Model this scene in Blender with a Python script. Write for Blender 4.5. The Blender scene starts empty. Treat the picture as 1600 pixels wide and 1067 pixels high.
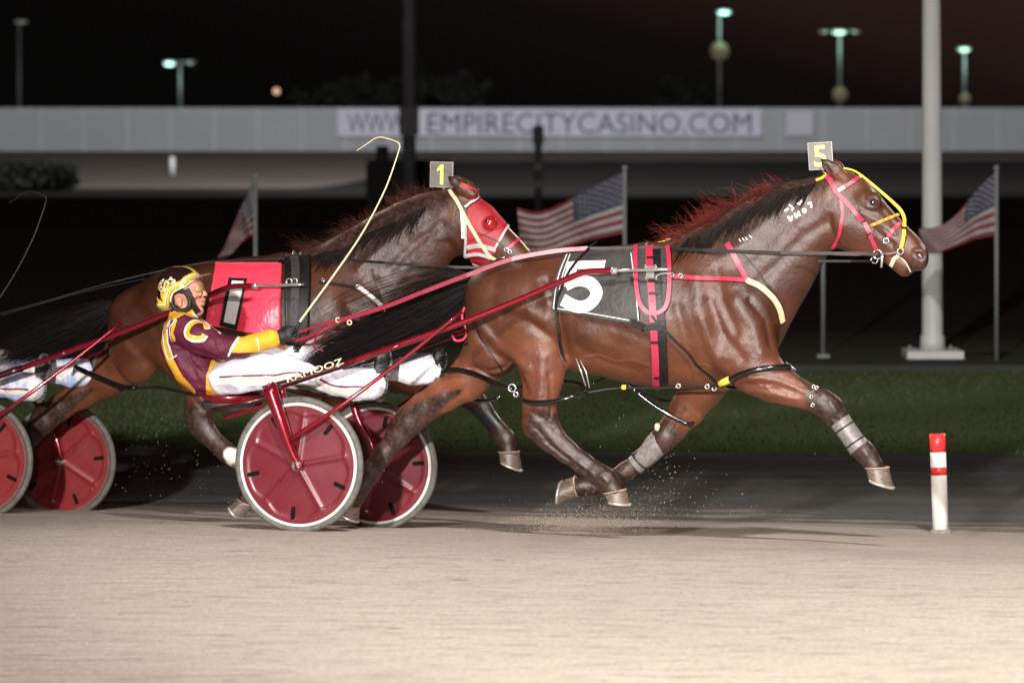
import bpy, math, random
import numpy as np
from mathutils import Vector
from mathutils.bvhtree import BVHTree

# ------------------------------------------------------------------ camera, world, lights, exposure
sc = bpy.context.scene
COL = sc.collection
FPX, HX, HY, HCAM = 6000.0, 800.0, 200.0, 2.18     # focal length and horizon in photo pixels, camera height
cam_d = bpy.data.cameras.new("camera")
cam = bpy.data.objects.new("camera", cam_d); COL.objects.link(cam)
cam.location = (0, 0, HCAM); cam.rotation_euler = (math.radians(90), 0, 0)
cam_d.sensor_width = 36.0; cam_d.lens = 36.0 * FPX / 1600.0
cam_d.shift_y = -(533.5 - HY) / 1600.0
cam_d.clip_start = 0.5; cam_d.clip_end = 3000
cam_d.dof.use_dof = True; cam_d.dof.focus_distance = 21.0; cam_d.dof.aperture_fstop = 3.0
sc.camera = cam
sc.view_settings.view_transform = 'Standard'; sc.view_settings.look = 'None'
sc.view_settings.exposure = 0.0; sc.view_settings.gamma = 1.0
sc.cycles.use_denoising = True
sc.cycles.max_bounces = 6

w = bpy.data.worlds.new("World"); sc.world = w; w.use_nodes = True
nt = w.node_tree; nt.nodes.clear()
out = nt.nodes.new('ShaderNodeOutputWorld'); bg = nt.nodes.new('ShaderNodeBackground')
tc = nt.nodes.new('ShaderNodeTexCoord'); sep = nt.nodes.new('ShaderNodeSeparateXYZ')
mr = nt.nodes.new('ShaderNodeMapRange'); mr.inputs['From Min'].default_value = -0.02; mr.inputs['From Max'].default_value = 0.19
mr.interpolation_type = 'SMOOTHSTEP'
ramp = nt.nodes.new('ShaderNodeValToRGB')
ramp.color_ramp.elements[0].color = (0.0024, 0.0022, 0.0020, 1)
ramp.color_ramp.elements[1].color = (0.026, 0.0125, 0.0105, 1)
e = ramp.color_ramp.elements.new(0.45); e.color = (0.0052, 0.0038, 0.0036, 1)
nt.links.new(tc.outputs['Generated'], sep.inputs[0])
mx_ = nt.nodes.new('ShaderNodeMath'); mx_.operation = 'MULTIPLY'; mx_.inputs[1].default_value = 0.6; nt.links.new(sep.outputs['X'], mx_.inputs[0])
mz_ = nt.nodes.new('ShaderNodeMath'); mz_.operation = 'MULTIPLY_ADD'; mz_.inputs[1].default_value = 2.4; nt.links.new(sep.outputs['Z'], mz_.inputs[0]); nt.links.new(mx_.outputs[0], mz_.inputs[2])
nt.links.new(mz_.outputs[0], mr.inputs['Value'])
nt.links.new(mr.outputs[0], ramp.inputs[0]); nt.links.new(ramp.outputs[0], bg.inputs['Color'])
bg.inputs['Strength'].default_value = 1.0
nt.links.new(bg.outputs[0], out.inputs[0])

def lamp(name, kind, loc, target, energy, color, size=1.0, spot=None, blend=0.3):
    d = bpy.data.lights.new(name, kind); d.energy = energy; d.color = color
    if kind == 'SPOT':
        d.spot_size = math.radians(spot); d.spot_blend = blend; d.shadow_soft_size = size
    else:
        d.shape = 'RECTANGLE'; d.size = size; d.size_y = size * 0.5
    o = bpy.data.objects.new(name, d); COL.objects.link(o)
    o.location = loc
    o.rotation_euler = (Vector(target) - Vector(loc)).to_track_quat('-Z', 'Y').to_euler()
    return o
# floodlights of the grandstand side (behind and above the photographer)
lamp("photo_strobe", 'SPOT', (-3.8, -0.5, 4.4), (0.2, 21.0, 0.8), 34000, (1.0, 0.955, 0.915), 0.22, 62, 0.3)
lamp("camera_flash", 'SPOT', (-0.6, 0.2, 2.6), (0.0, 22.0, 0.9), 2500, (1.0, 0.96, 0.94), 0.08, 56, 0.3)
lamp("track_floodlight", 'SPOT', (2.5, 4, 14.0), (2.6, 18.2, 0.1), 24000, (1.0, 0.95, 0.885), 0.4, 35, 0.65)
# infield floodlights behind the horses: rims on manes, noses and helmet
lamp("infield_floodlight", 'SPOT', (16, 42, 13), (2.0, 21, 1.3), 6500, (1.0, 0.88, 0.78), 0.4, 26, 0.5)
lamp("infield_floodlight", 'SPOT', (-13, 40, 14), (2.6, 21.0, 1.7), 11000, (1.0, 0.76, 0.66), 0.4, 13, 0.6)
lamp("verge_fill_light", 'SPOT', (3, 31, 17), (2.5, 38, -0.4), 4600, (0.97, 1.0, 0.93), 0.4, 54, 0.7)  # added fill that brightens the grass strip, not a lamp of the track
# far turn lighting
lamp("backstretch_floodlight", 'AREA', (0, 150, 26), (0, 225, 0), 34000, (0.93, 0.95, 1.0), 6)

# ------------------------------------------------------------------ frames and projections
TH = math.radians(17.0)
U = np.array([math.cos(TH), -math.sin(TH), 0.0]); V = np.array([math.sin(TH), math.cos(TH), 0.0])
ZV = np.array([0, 0, 1.0])
ORG = np.array([(467.6 - HX) / FPX * 20.8, 20.8, 0.0])
SL = 0.085
CW = float(V @ ORG)
def at(px, py, w=0.63):                    # photo pixel -> world point on the vertical plane w
    k = (px - HX) / FPX
    D = (w + CW) / (V[0] * k + V[1])
    return np.array([k * D, D, HCAM - (py - HY) * D / FPX])
def depth(px, w=0.63):
    return (w + CW) / (V[0] * (px - HX) / FPX + V[1])
def loc3(p):                               # world -> local (a, w, z)
    q = np.asarray(p) - ORG
    return np.stack([q @ U, q @ V, q[..., 2]], -1)
def wrl(q):                                # local -> world
    q = np.asarray(q, float)
    return ORG + q[..., 0:1] * U + q[..., 1:2] * V + q[..., 2:3] * ZV
def pix(P):
    return np.stack([HX + FPX * P[..., 0] / P[..., 1], HY + FPX * (HCAM - P[..., 2]) / P[..., 1]], -1)
def dpt(px, py, D):                        # photo pixel at a given depth
    return np.array([(px - HX) / FPX * D, D, HCAM - (py - HY) * D / FPX])

def gz(x, y):                              # ground height everywhere
    x = np.asarray(x, float); y = np.asarray(y, float)
    w = (15 * np.tanh(x / 15.0) - ORG[0]) * V[0] + (y - ORG[1]) * V[1]
    wc = np.where(w < -1.5, -1.5, w)
    s = 1 / (1 + np.exp(-(w + 1.5) * 2.2)) 
    soft = -1.5 + np.log1p(np.exp(np.clip((w + 1.5) * 2.2, -30, 60))) / 2.2
    inner = -SL * soft
    flat = -0.42
    k = 6.0
    z = flat + np.log1p(np.exp(np.clip((inner - flat) * 14, -40, 40))) / 14
    far = np.clip((y - 165) / 60.0, 0, 1)
    z = z + far * far * (3 - 2 * far) * 1.2
    return z

# ------------------------------------------------------------------ materials
def newmat(name):
    m = bpy.data.materials.new(name); m.use_nodes = True
    return m, m.node_tree, m.node_tree.nodes['Principled BSDF']
def noise(nt, scale, detail=4, rough=0.55, vec=None, dim='3D'):
    n = nt.nodes.new('ShaderNodeTexNoise'); n.inputs['Scale'].default_value = scale
    n.inputs['Detail'].default_value = detail; n.inputs['Roughness'].default_value = rough
    if vec is not None: nt.links.new(vec, n.inputs['Vector'])
    return n.outputs['Fac']
def mapping(nt, scale=(1, 1, 1), rot=(0, 0, 0), coord='Object'):
    t = nt.nodes.new('ShaderNodeTexCoord'); m = nt.nodes.new('ShaderNodeMapping')
    m.inputs['Scale'].default_value = scale; m.inputs['Rotation'].default_value = rot
    nt.links.new(t.outputs[coord], m.inputs['Vector']); return m.outputs[0]
def rampn(nt, fac, stops):
    r = nt.nodes.new('ShaderNodeValToRGB'); cr = r.color_ramp
    while len(cr.elements) < len(stops): cr.elements.new(0.5)
    for e, (p, c) in zip(cr.elements, stops): e.position = p; e.color = (*c, 1)
    nt.links.new(fac, r.inputs[0]); return r.outputs[0]
def bump(nt, bsdf, h, strength=0.3, dist=0.01):
    b = nt.nodes.new('ShaderNodeBump'); b.inputs['Strength'].default_value = strength; b.inputs['Distance'].default_value = dist
    nt.links.new(h, b.inputs['Height']); nt.links.new(b.outputs[0], bsdf.inputs['Normal'])
def mul(nt, a, b, fac=1.0, mode='MULTIPLY'):
    m = nt.nodes.new('ShaderNodeMix'); m.data_type = 'RGBA'; m.blend_type = mode
    m.inputs[0].default_value = fac
    nt.links.new(a, m.inputs[6])
    if isinstance(b, tuple): m.inputs[7].default_value = (*b, 1)
    else: nt.links.new(b, m.inputs[7])
    return m.outputs[2]
def simple(name, col, rough=0.5, metal=0.0, var=0.25, scale=30, bstr=0.0, bscale=200, coat=0.0, spec=0.5, dist=0.002, stretch=(1, 1, 1)):
    m, nt, b = newmat(name)
    v = mapping(nt, stretch)
    f = noise(nt, scale, 5, 0.6, v)
    lo = tuple(c * (1 - var) for c in col); hi = tuple(min(1, c * (1 + var)) for c in col)
    nt.links.new(rampn(nt, f, [(0.3, lo), (0.7, hi)]), b.inputs['Base Color'])
    b.inputs['Roughness'].default_value = rough; b.inputs['Metallic'].default_value = metal
    b.inputs['Coat Weight'].default_value = coat; b.inputs['Specular IOR Level'].default_value = spec
    b.inputs['Coat Roughness'].default_value = 0.12
    if bstr: bump(nt, b, noise(nt, bscale, 4, 0.6, v), bstr, dist)
    return m
def attr(nt, name):
    a = nt.nodes.new('ShaderNodeAttribute'); a.attribute_name = name; return a.outputs['Color']
def emis(name, col, s):
    m, nt, b = newmat(name); b.inputs['Base Color'].default_value = (*col, 1)
    b.inputs['Emission Color'].default_value = (*col, 1); b.inputs['Emission Strength'].default_value = s
    return m

# horse coat: brown with vertex painted dark points, hair grain and sheen
def coat_mat(name):
    m, nt, b = newmat(name)
    v = mapping(nt, (7, 7, 34)); v2 = mapping(nt, (1, 1, 1))
    f = noise(nt, 2.2, 5, 0.6, v2); g = noise(nt, 26, 3, 0.6, v)
    c = mul(nt, attr(nt, 'Col'), rampn(nt, f, [(0.30, (0.48, 0.44, 0.42)), (0.70, (1.45, 1.38, 1.30))]))
    c = mul(nt, c, rampn(nt, g, [(0.3, (0.82, 0.82, 0.82)), (0.7, (1.15, 1.15, 1.15))]))
    nt.links.new(c, b.inputs['Base Color'])
    r = nt.nodes.new('ShaderNodeMapRange'); r.inputs['To Min'].default_value = 0.28; r.inputs['To Max'].default_value = 0.50
    nt.links.new(noise(nt, 9, 4, 0.6, v2), r.inputs['Value']); nt.links.new(r.outputs[0], b.inputs['Roughness'])
    b.inputs['Specular IOR Level'].default_value = 0.42
    
    a1 = nt.nodes.new('ShaderNodeMath'); a1.operation = 'MULTIPLY_ADD'; a1.inputs[1].default_value = 0.12
    nt.links.new(g, a1.inputs[0])
    ms = nt.nodes.new('ShaderNodeMath'); ms.operation = 'MULTIPLY_ADD'; ms.inputs[1].default_value = 0.7
    nt.links.new(noise(nt, 6.5, 4, 0.5, mapping(nt, (0.8, 0.8, 1.5), (0, 0.5, 0))), ms.inputs[0]); nt.links.new(noise(nt, 17, 3, 0.5, v2), ms.inputs[2]); nt.links.new(ms.outputs[0], a1.inputs[2])
    a2 = nt.nodes.new('ShaderNodeMath'); a2.operation = 'MULTIPLY_ADD'; a2.inputs[1].default_value = 0.34
    nt.links.new(noise(nt, 130, 3, 0.7, mapping(nt, (1, 1, 0.4))), a2.inputs[0]); nt.links.new(a1.outputs[0], a2.inputs[2])
    bump(nt, b, a2.outputs[0], 0.40, 0.012)
    return m
M = {}
M['coat'] = coat_mat("horse_coat")
def hair_mat(name, boost=1.0):
    m, nt, b = newmat(name)
    nt.links.new(attr(nt, 'Col'), b.inputs['Base Color'])
    b.inputs['Roughness'].default_value = 0.5; b.inputs['Specular IOR Level'].default_value = 0.22
    tr = nt.nodes.new('ShaderNodeBsdfTranslucent'); mx = nt.nodes.new('ShaderNodeMixShader'); mx.inputs[0].default_value = 0.35
    nt.links.new(attr(nt, 'Col'), tr.inputs['Color'])
    o = nt.nodes['Material Output']
    nt.links.new(b.outputs[0], mx.inputs[1]); nt.links.new(tr.outputs[0], mx.inputs[2]); nt.links.new(mx.outputs[0], o.inputs[0])
    return m
M['hair'] = hair_mat("horse_hair")
M['hoof'] = simple("hoof_horn", (0.115, 0.082, 0.062), 0.4, 0, 0.6, 34, 0.5, 90, stretch=(1, 1, 5))
M['shoe'] = simple("worn_horseshoe", (0.55, 0.50, 0.44), 0.35, 0.6, 0.2)
M['eye'] = simple("horse_eye", (0.012, 0.008, 0.006), 0.04, 0, 0.1, coat=1.0)
M['pink_nose'] = simple("pink_nostril", (0.55, 0.20, 0.19), 0.4, 0, 0.3, 90)
M['red_metal'] = simple("maroon_metallic_paint", (0.22, 0.006, 0.016), 0.24, 0.55, 0.08, 40, coat=0.8)
M['dark_red_metal'] = simple("dark_maroon_paint", (0.055, 0.006, 0.010), 0.3, 0.4, 0.15, 40, coat=0.5)
def disc_mat(name, base, dust):
    m, nt, b = newmat(name)
    v = mapping(nt, (1, 1, 1))
    f = noise(nt, 5, 6, 0.65, v); g = noise(nt, 180, 3, 0.6, v)
    c = rampn(nt, f, [(0.3, base), (0.75, tuple(x * 0.55 + y * 0.45 for x, y in zip(base, dust)))])
    c = mul(nt, c, rampn(nt, g, [(0.60, (1, 1, 1)), (0.76, (1.9, 4.0, 3.4))]))
    nt.links.new(c, b.inputs['Base Color']); b.inputs['Roughness'].default_value = 0.38
    b.inputs['Specular IOR Level'].default_value = 0.35; b.inputs['Coat Weight'].default_value = 0.12; b.inputs['Coat Roughness'].default_value = 0.15
    return m
M['disc'] = disc_mat("maroon_wheel_disc", (0.098, 0.003, 0.010), (0.13, 0.035, 0.033))
M['disc2'] = disc_mat("red_wheel_disc", (0.155, 0.004, 0.007), (0.14, 0.045, 0.04))
M['tyre'] = simple("dusty_rubber_tyre", (0.085, 0.078, 0.068), 0.75, 0, 0.4, 25, 0.4, 300)
M['white_rim'] = simple("white_painted_rim", (0.50, 0.48, 0.46), 0.35, 0, 0.12, 20)
M['slot'] = simple("black_slot", (0.004, 0.004, 0.004), 0.8, spec=0.1)
M['chrome'] = simple("polished_steel", (0.68, 0.66, 0.64), 0.22, 0.8, 0.1, 60)
M['black'] = simple("black_leather", (0.008, 0.0075, 0.0075), 0.45, 0, 0.4, 50, 0.4, 350, spec=0.3)
M['black_gloss'] = simple("black_plastic_tube", (0.006, 0.006, 0.006), 0.18, 0, 0.3, 50, coat=0.5)
M['charcoal'] = simple("charcoal_cloth", (0.034, 0.031, 0.030), 0.6, 0, 0.35, 9, 0.7, 22, dist=0.012, spec=0.4)
M['pink'] = simple("crimson_nylon", (0.36, 0.020, 0.052), 0.4, 0, 0.2, 80, 0.3, 500)
M['rein'] = simple("crimson_rein", (0.20, 0.010, 0.028), 0.35, 0, 0.2, 60, 0.2, 300)
M['yellow'] = simple("yellow_tape", (0.80, 0.56, 0.045), 0.4, 0, 0.15, 70)
M['orange'] = simple("orange_beads", (0.72, 0.22, 0.03), 0.35, 0, 0.4, 160)
M['cream'] = simple("cream_leather", (0.60, 0.47, 0.29), 0.45, 0, 0.15, 60)
M['white_cloth'] = simple("white_nylon", (0.66, 0.64, 0.61), 0.45, 0, 0.1, 40, 0.2, 300)
M['red_cloth'] = simple("scarlet_vinyl", (0.86, 0.052, 0.095), 0.36, 0, 0.12, 7, 0.55, 11, dist=0.03)
M['hood'] = simple("red_hood_fabric", (0.30, 0.008, 0.016), 0.55, 0, 0.15, 25, 0.4, 400)
M['cup'] = simple("glossy_red_cup", (0.30, 0.012, 0.014), 0.14, 0, 0.15, 20, coat=1.0)
M['grey_plate'] = simple("grey_plastic_plate", (0.12, 0.105, 0.095), 0.5, 0, 0.15, 50)
M['lime'] = simple("fluorescent_numeral", (0.60, 0.72, 0.14), 0.5, 0, 0.05, 50)
M['boot_grey'] = simple("grey_leg_boot", (0.15, 0.13, 0.125), 0.42, 0, 0.35, 50, 0.5, 90)
M['boot_dark'] = simple("black_leg_boot", (0.018, 0.02, 0.023), 0.33, 0, 0.35, 40, 0.4, 60)
M['maroon_cloth'] = simple("maroon_satin", (0.135, 0.010, 0.040), 0.42, 0, 0.18, 22, 0.8, 16, dist=0.02, stretch=(1, 1, 1.8))
M['gold_cloth'] = simple("gold_satin", (0.62, 0.31, 0.022), 0.6, 0, 0.12, 22, 0.7, 22, dist=0.012)
M['white_satin'] = simple("white_satin", (0.64, 0.62, 0.68), 0.48, 0, 0.06, 9, 0.8, 13, dist=0.02)
def stained(name, a, b_):
    m, nt, b = newmat(name)
    f = noise(nt, 9, 5, 0.6, mapping(nt))
    nt.links.new(rampn(nt, f, [(0.42, a), (0.58, b_)]), b.inputs['Base Color']); b.inputs['Roughness'].default_value = 0.6
    bump(nt, b, noise(nt, 18, 4, 0.6, mapping(nt)), 0.7, 0.02)
    return m
M['stained'] = stained("stained_white_satin", (0.74, 0.66, 0.64), (0.30, 0.36, 0.45))
M['blue_white'] = stained("pale_blue_and_white_satin", (0.70, 0.62, 0.62), (0.28, 0.38, 0.60))
M['skin'] = None
m, nt_, b_ = newmat("weathered_skin")
c_ = rampn(nt_, noise(nt_, 28, 4, 0.6, mapping(nt_)), [(0.3, (0.40, 0.155, 0.10)), (0.7, (0.54, 0.25, 0.17))])
nt_.links.new(c_, b_.inputs['Base Color']); b_.inputs['Roughness'].default_value = 0.55
b_.inputs['Subsurface Weight'].default_value = 0.15; b_.inputs['Subsurface Scale'].default_value = 0.01
b_.inputs['Subsurface Radius'].default_value = (1, 0.3, 0.15)
bump(nt_, b_, noise(nt_, 160, 3, 0.6, mapping(nt_)), 0.2, 0.002)
M['skin'] = m
def helmet_mat():
    m, nt, b = newmat("helmet_paint")
    nt.links.new(attr(nt, 'Col'), b.inputs['Base Color']); b.inputs['Roughness'].default_value = 0.16
    b.inputs['Coat Weight'].default_value = 1.0; b.inputs['Coat Roughness'].default_value = 0.05
    return m
M['helmet'] = helmet_mat()
M['lens'] = simple("amber_goggle_lens", (0.55, 0.33, 0.10), 0.08, 0.2, 0.1, coat=1.0)
M['visor'] = simple("clear_smoky_visor", (0.34, 0.26, 0.20), 0.12, 0, 0.2, coat=1.0)
M['glove'] = simple("black_glove_leather", (0.012, 0.0115, 0.011), 0.55, 0, 0.4, 40, 0.5, 120, spec=0.3)
M['sole'] = simple("dark_rubber_sole", (0.060, 0.060, 0.058), 0.6, 0, 0.5, 35, 0.8, 70, dist=0.006)
M['straw'] = simple("pale_whip_shaft", (0.72, 0.60, 0.34), 0.4, 0, 0.12, 40)

# ------------------------------------------------------------------ mesh helpers
ROOT = {}
def thing(name, label, cat, loc, group=None):
    o = bpy.data.objects.new(name, None); COL.objects.link(o); o.empty_display_size = 0.2
    o.location = tuple(float(v) for v in loc); o['label'] = label; o['category'] = cat
    if group: o['group'] = group
    ROOT[o.name] = np.array(loc, float)
    return o
def rootloc(o):
    while o.parent: o = o.parent
    return ROOT.get(o.name, np.zeros(3))
def mesh(name, vs, fs, mat, parent=None, smooth=True, col=None, label=None):
    me = bpy.data.meshes.new(name)
    vs = np.asarray(vs, float).reshape(-1, 3)
    if parent is not None: vs = vs - rootloc(parent)
    me.from_pydata(vs.tolist(), [], fs if isinstance(fs, list) else fs.tolist())
    if smooth: me.polygons.foreach_set('use_smooth', [True] * len(me.polygons))
    if col is not None:
        a = me.color_attributes.new('Col', 'FLOAT_COLOR', 'POINT')
        cc = np.ones((len(vs), 4), np.float32); cc[:, :3] = col
        a.data.foreach_set('color', cc.ravel())
    me.update()
    o = bpy.data.objects.new(name, me); COL.objects.link(o)
    for mm in (mat if isinstance(mat, list) else [mat]): me.materials.append(mm)
    if parent is not None: o.parent = parent
    if label: o['label'] = label
    return o
def tag(o, label, cat, group=None, kind=None):
    if label: o['label'] = label
    if cat: o['category'] = cat
    if group: o['group'] = group
    if kind: o['kind'] = kind
    return o
class MB:
    def __init__(s): s.v = []; s.f = []; s.n = 0
    def add(s, vs, fs):
        vs = np.asarray(vs, float).reshape(-1, 3); s.v.append(vs)
        s.f += [tuple(int(i) + s.n for i in f) for f in fs]; s.n += len(vs)
    def build(s, name, mat, parent=None, smooth=True, **k):
        return mesh(name, np.concatenate(s.v), s.f, mat, parent, smooth, **k)
def catmull(P, n=6):
    P = np.asarray(P, float)
    if len(P) < 3: 
        t = np.linspace(0, 1, n + 1)[:, None]; return P[0] * (1 - t) + P[1] * t
    Q = np.vstack([2 * P[0] - P[1], P, 2 * P[-1] - P[-2]]); o = []
    for i in range(1, len(Q) - 2):
        for t in np.arange(n) / n:
            a, b, c, d = Q[i - 1], Q[i], Q[i + 1], Q[i + 2]
            o.append(0.5 * (2 * b + (c - a) * t + (2 * a - 5 * b + 4 * c - d) * t * t + (3 * b - a - 3 * c + d) * t ** 3))
    o.append(P[-1]); return np.array(o)
def tube(mb, P, r, seg=10, cap=True, flat=None):
    P = np.asarray(P, float); n = len(P); r = np.broadcast_to(np.asarray(r, float), (n,))
    T = np.gradient(P, axis=0); T /= np.linalg.norm(T, axis=1)[:, None] + 1e-9
    ref = np.array([0, 0, 1.0]) if abs(T[0][2]) < 0.9 else np.array([1.0, 0, 0])
    N = np.cross(T[0], ref); N /= np.linalg.norm(N); vs = []
    for i in range(n):
        N = N - T[i] * (N @ T[i]); N /= np.linalg.norm(N) + 1e-9; B = np.cross(T[i], N)
        th = np.linspace(0, 2 * math.pi, seg, endpoint=False)
        vs.append(P[i] + r[i] * (np.cos(th)[:, None] * N + np.sin(th)[:, None] * B))
    fs = []
    for i in range(n - 1):
        for j in range(seg):
            a = i * seg + j; b = i * seg + (j + 1) % seg
            fs.append((a, b, b + seg, a + seg))
    if cap: fs.append(tuple(range(seg))[::-1]); fs.append(tuple((n - 1) * seg + j for j in range(seg)))
    mb.add(np.concatenate(vs), fs)
def tubeo(name, P, r, mat, parent, seg=10, smoothn=0, **k):
    if smoothn: 
        P2 = catmull(P, smoothn)
        if np.ndim(r): r = np.interp(np.linspace(0, 1, len(P2)), np.linspace(0, 1, len(P)), r)
        P = P2
    mb = MB(); tube(mb, P, r, seg); return mb.build(name, mat, parent, **k)
def ring(mb, c, nrm, R, r, seg=28, s2=8):
    nrm = np.asarray(nrm, float); nrm /= np.linalg.norm(nrm)
    a = np.cross(nrm, [0.3, 0.2, 0.93]); a /= np.linalg.norm(a); b = np.cross(nrm, a); vs = []; fs = []
    for i in range(seg):
        t = 2 * math.pi * i / seg; d = math.cos(t) * a + math.sin(t) * b
        for j in range(s2):
            p = 2 * math.pi * j / s2; vs.append(np.asarray(c) + d * (R + r * math.cos(p)) + nrm * r * math.sin(p))
    for i in range(seg):
        for j in range(s2):
            fs.append((i * s2 + j, ((i + 1) % seg) * s2 + j, ((i + 1) % seg) * s2 + (j + 1) % s2, i * s2 + (j + 1) % s2))
    mb.add(vs, fs)
def sphere(mb, c, r, n=14, m=8):
    vs = []; fs = []; r = np.broadcast_to(np.asarray(r, float), (3,))
    for i in range(m + 1):
        p = math.pi * i / m
        for j in range(n):
            t = 2 * math.pi * j / n
            vs.append(np.asarray(c) + np.array([math.sin(p) * math.cos(t), math.sin(p) * math.sin(t), math.cos(p)]) * r)
    for i in range(m):
        for j in range(n): fs.append((i * n + j, (i + 1) * n + j, (i + 1) * n + (j + 1) % n, i * n + (j + 1) % n))
    mb.add(vs, fs)
def boxm(mb, c, s, ax=None):
    ax = np.eye(3) if ax is None else np.asarray(ax); s = np.asarray(s) / 2
    vs = [np.asarray(c) + sx * s[0] * ax[0] + sy * s[1] * ax[1] + sz * s[2] * ax[2] for sx in (-1, 1) for sy in (-1, 1) for sz in (-1, 1)]
    mb.add(vs, [(0, 1, 3, 2), (4, 6, 7, 5), (0, 4, 5, 1), (2, 3, 7, 6), (0, 2, 6, 4), (1, 5, 7, 3)])
LAX = [U, V, ZV]

# ------------------------------------------------------------------ distance-field bodies
def surfnets(F, h):
    S = F < 0; nx, ny, nz = F.shape
    cnt = np.zeros((nx - 1, ny - 1, nz - 1), np.int8)
    cs = [(i, j, k) for i in (0, 1) for j in (0, 1) for k in (0, 1)]
    sl = lambda A, c: A[c[0]:nx - 1 + c[0], c[1]:ny - 1 + c[1], c[2]:nz - 1 + c[2]]
    for c in cs: cnt += sl(S, c)
    act = (cnt > 0) & (cnt < 8); ii = np.argwhere(act)
    idx = -np.ones(act.shape, np.int64); idx[act] = np.arange(len(ii))
    acc = np.zeros((len(ii), 3)); n = np.zeros(len(ii))
    vals = {c: F[ii[:, 0] + c[0], ii[:, 1] + c[1], ii[:, 2] + c[2]].astype(float) for c in cs}
    for a in cs:
        for ax in range(3):
            if a[ax] == 0:
                b = list(a); b[ax] = 1; b = tuple(b); fa, fb = vals[a], vals[b]
                x = (fa < 0) != (fb < 0); t = np.where(x, fa / np.where(fa == fb, 1, fa - fb), 0)
                p = np.array(a, float) + t[:, None] * (np.array(b) - np.array(a)); acc[x] += p[x]; n[x] += 1
    vs = (ii + acc / n[:, None]) * h; fs = []
    for ax in range(3):
        b1, b2 = [(1, 2), (2, 0), (0, 1)][ax]
        A = [slice(0, None)] * 3; B = [slice(0, None)] * 3
        A[ax] = slice(0, -1); B[ax] = slice(1, None)
        ed = S[tuple(A)] != S[tuple(B)]; e = np.argwhere(ed)
        e = e[(e[:, b1] > 0) & (e[:, b2] > 0) & (e[:, b1] < F.shape[b1] - 1) & (e[:, b2] < F.shape[b2] - 1)]
        o1 = np.zeros(3, int); o1[b1] = 1; o2 = np.zeros(3, int); o2[b2] = 1
        q = np.stack([idx[tuple((e - o1 - o2).T)], idx[tuple((e - o2).T)], idx[tuple(e.T)], idx[tuple((e - o1).T)]], 1)
        fl = ~S[tuple(e.T)]; q[fl] = q[fl][:, ::-1]; fs.append(q)
    return vs, np.concatenate(fs)
def smooth_mesh(vs, fs, it=2, lam=0.5):
    E = np.concatenate([fs[:, [0, 1]], fs[:, [1, 2]], fs[:, [2, 3]], fs[:, [3, 0]]])
    deg = np.bincount(E.ravel(), minlength=len(vs)).astype(float)
    for _ in range(it):
        a = np.zeros_like(vs)
        for c in range(3):
            a[:, c] = np.bincount(E[:, 0], vs[E[:, 1], c], len(vs)) + np.bincount(E[:, 1], vs[E[:, 0], c], len(vs))
        vs = vs * (1 - lam) + lam * a / np.maximum(deg, 1)[:, None]
    return vs
def normals(vs, fs):
    n = np.cross(vs[fs[:, 2]] - vs[fs[:, 0]], vs[fs[:, 3]] - vs[fs[:, 1]]); N = np.zeros_like(vs)
    for c in range(4):
        for k in range(3): N[:, k] += np.bincount(fs[:, c], n[:, k], len(vs))
    return N / (np.linalg.norm(N, axis=1)[:, None] + 1e-12)
def chain(pts, wc):
    """pixel circles (px, py, r_px, w offset, lateral factor) -> local circles in metres"""
    o = []
    for p in pts:
        px, py, r, dw, fl = (list(p) + [0, 0.8])[:5] if len(p) < 5 else p
        D = depth(px, wc + dw); q = loc3(at(px, py, wc + dw)); o.append((*q, r * D / FPX, fl))
    return o
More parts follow.
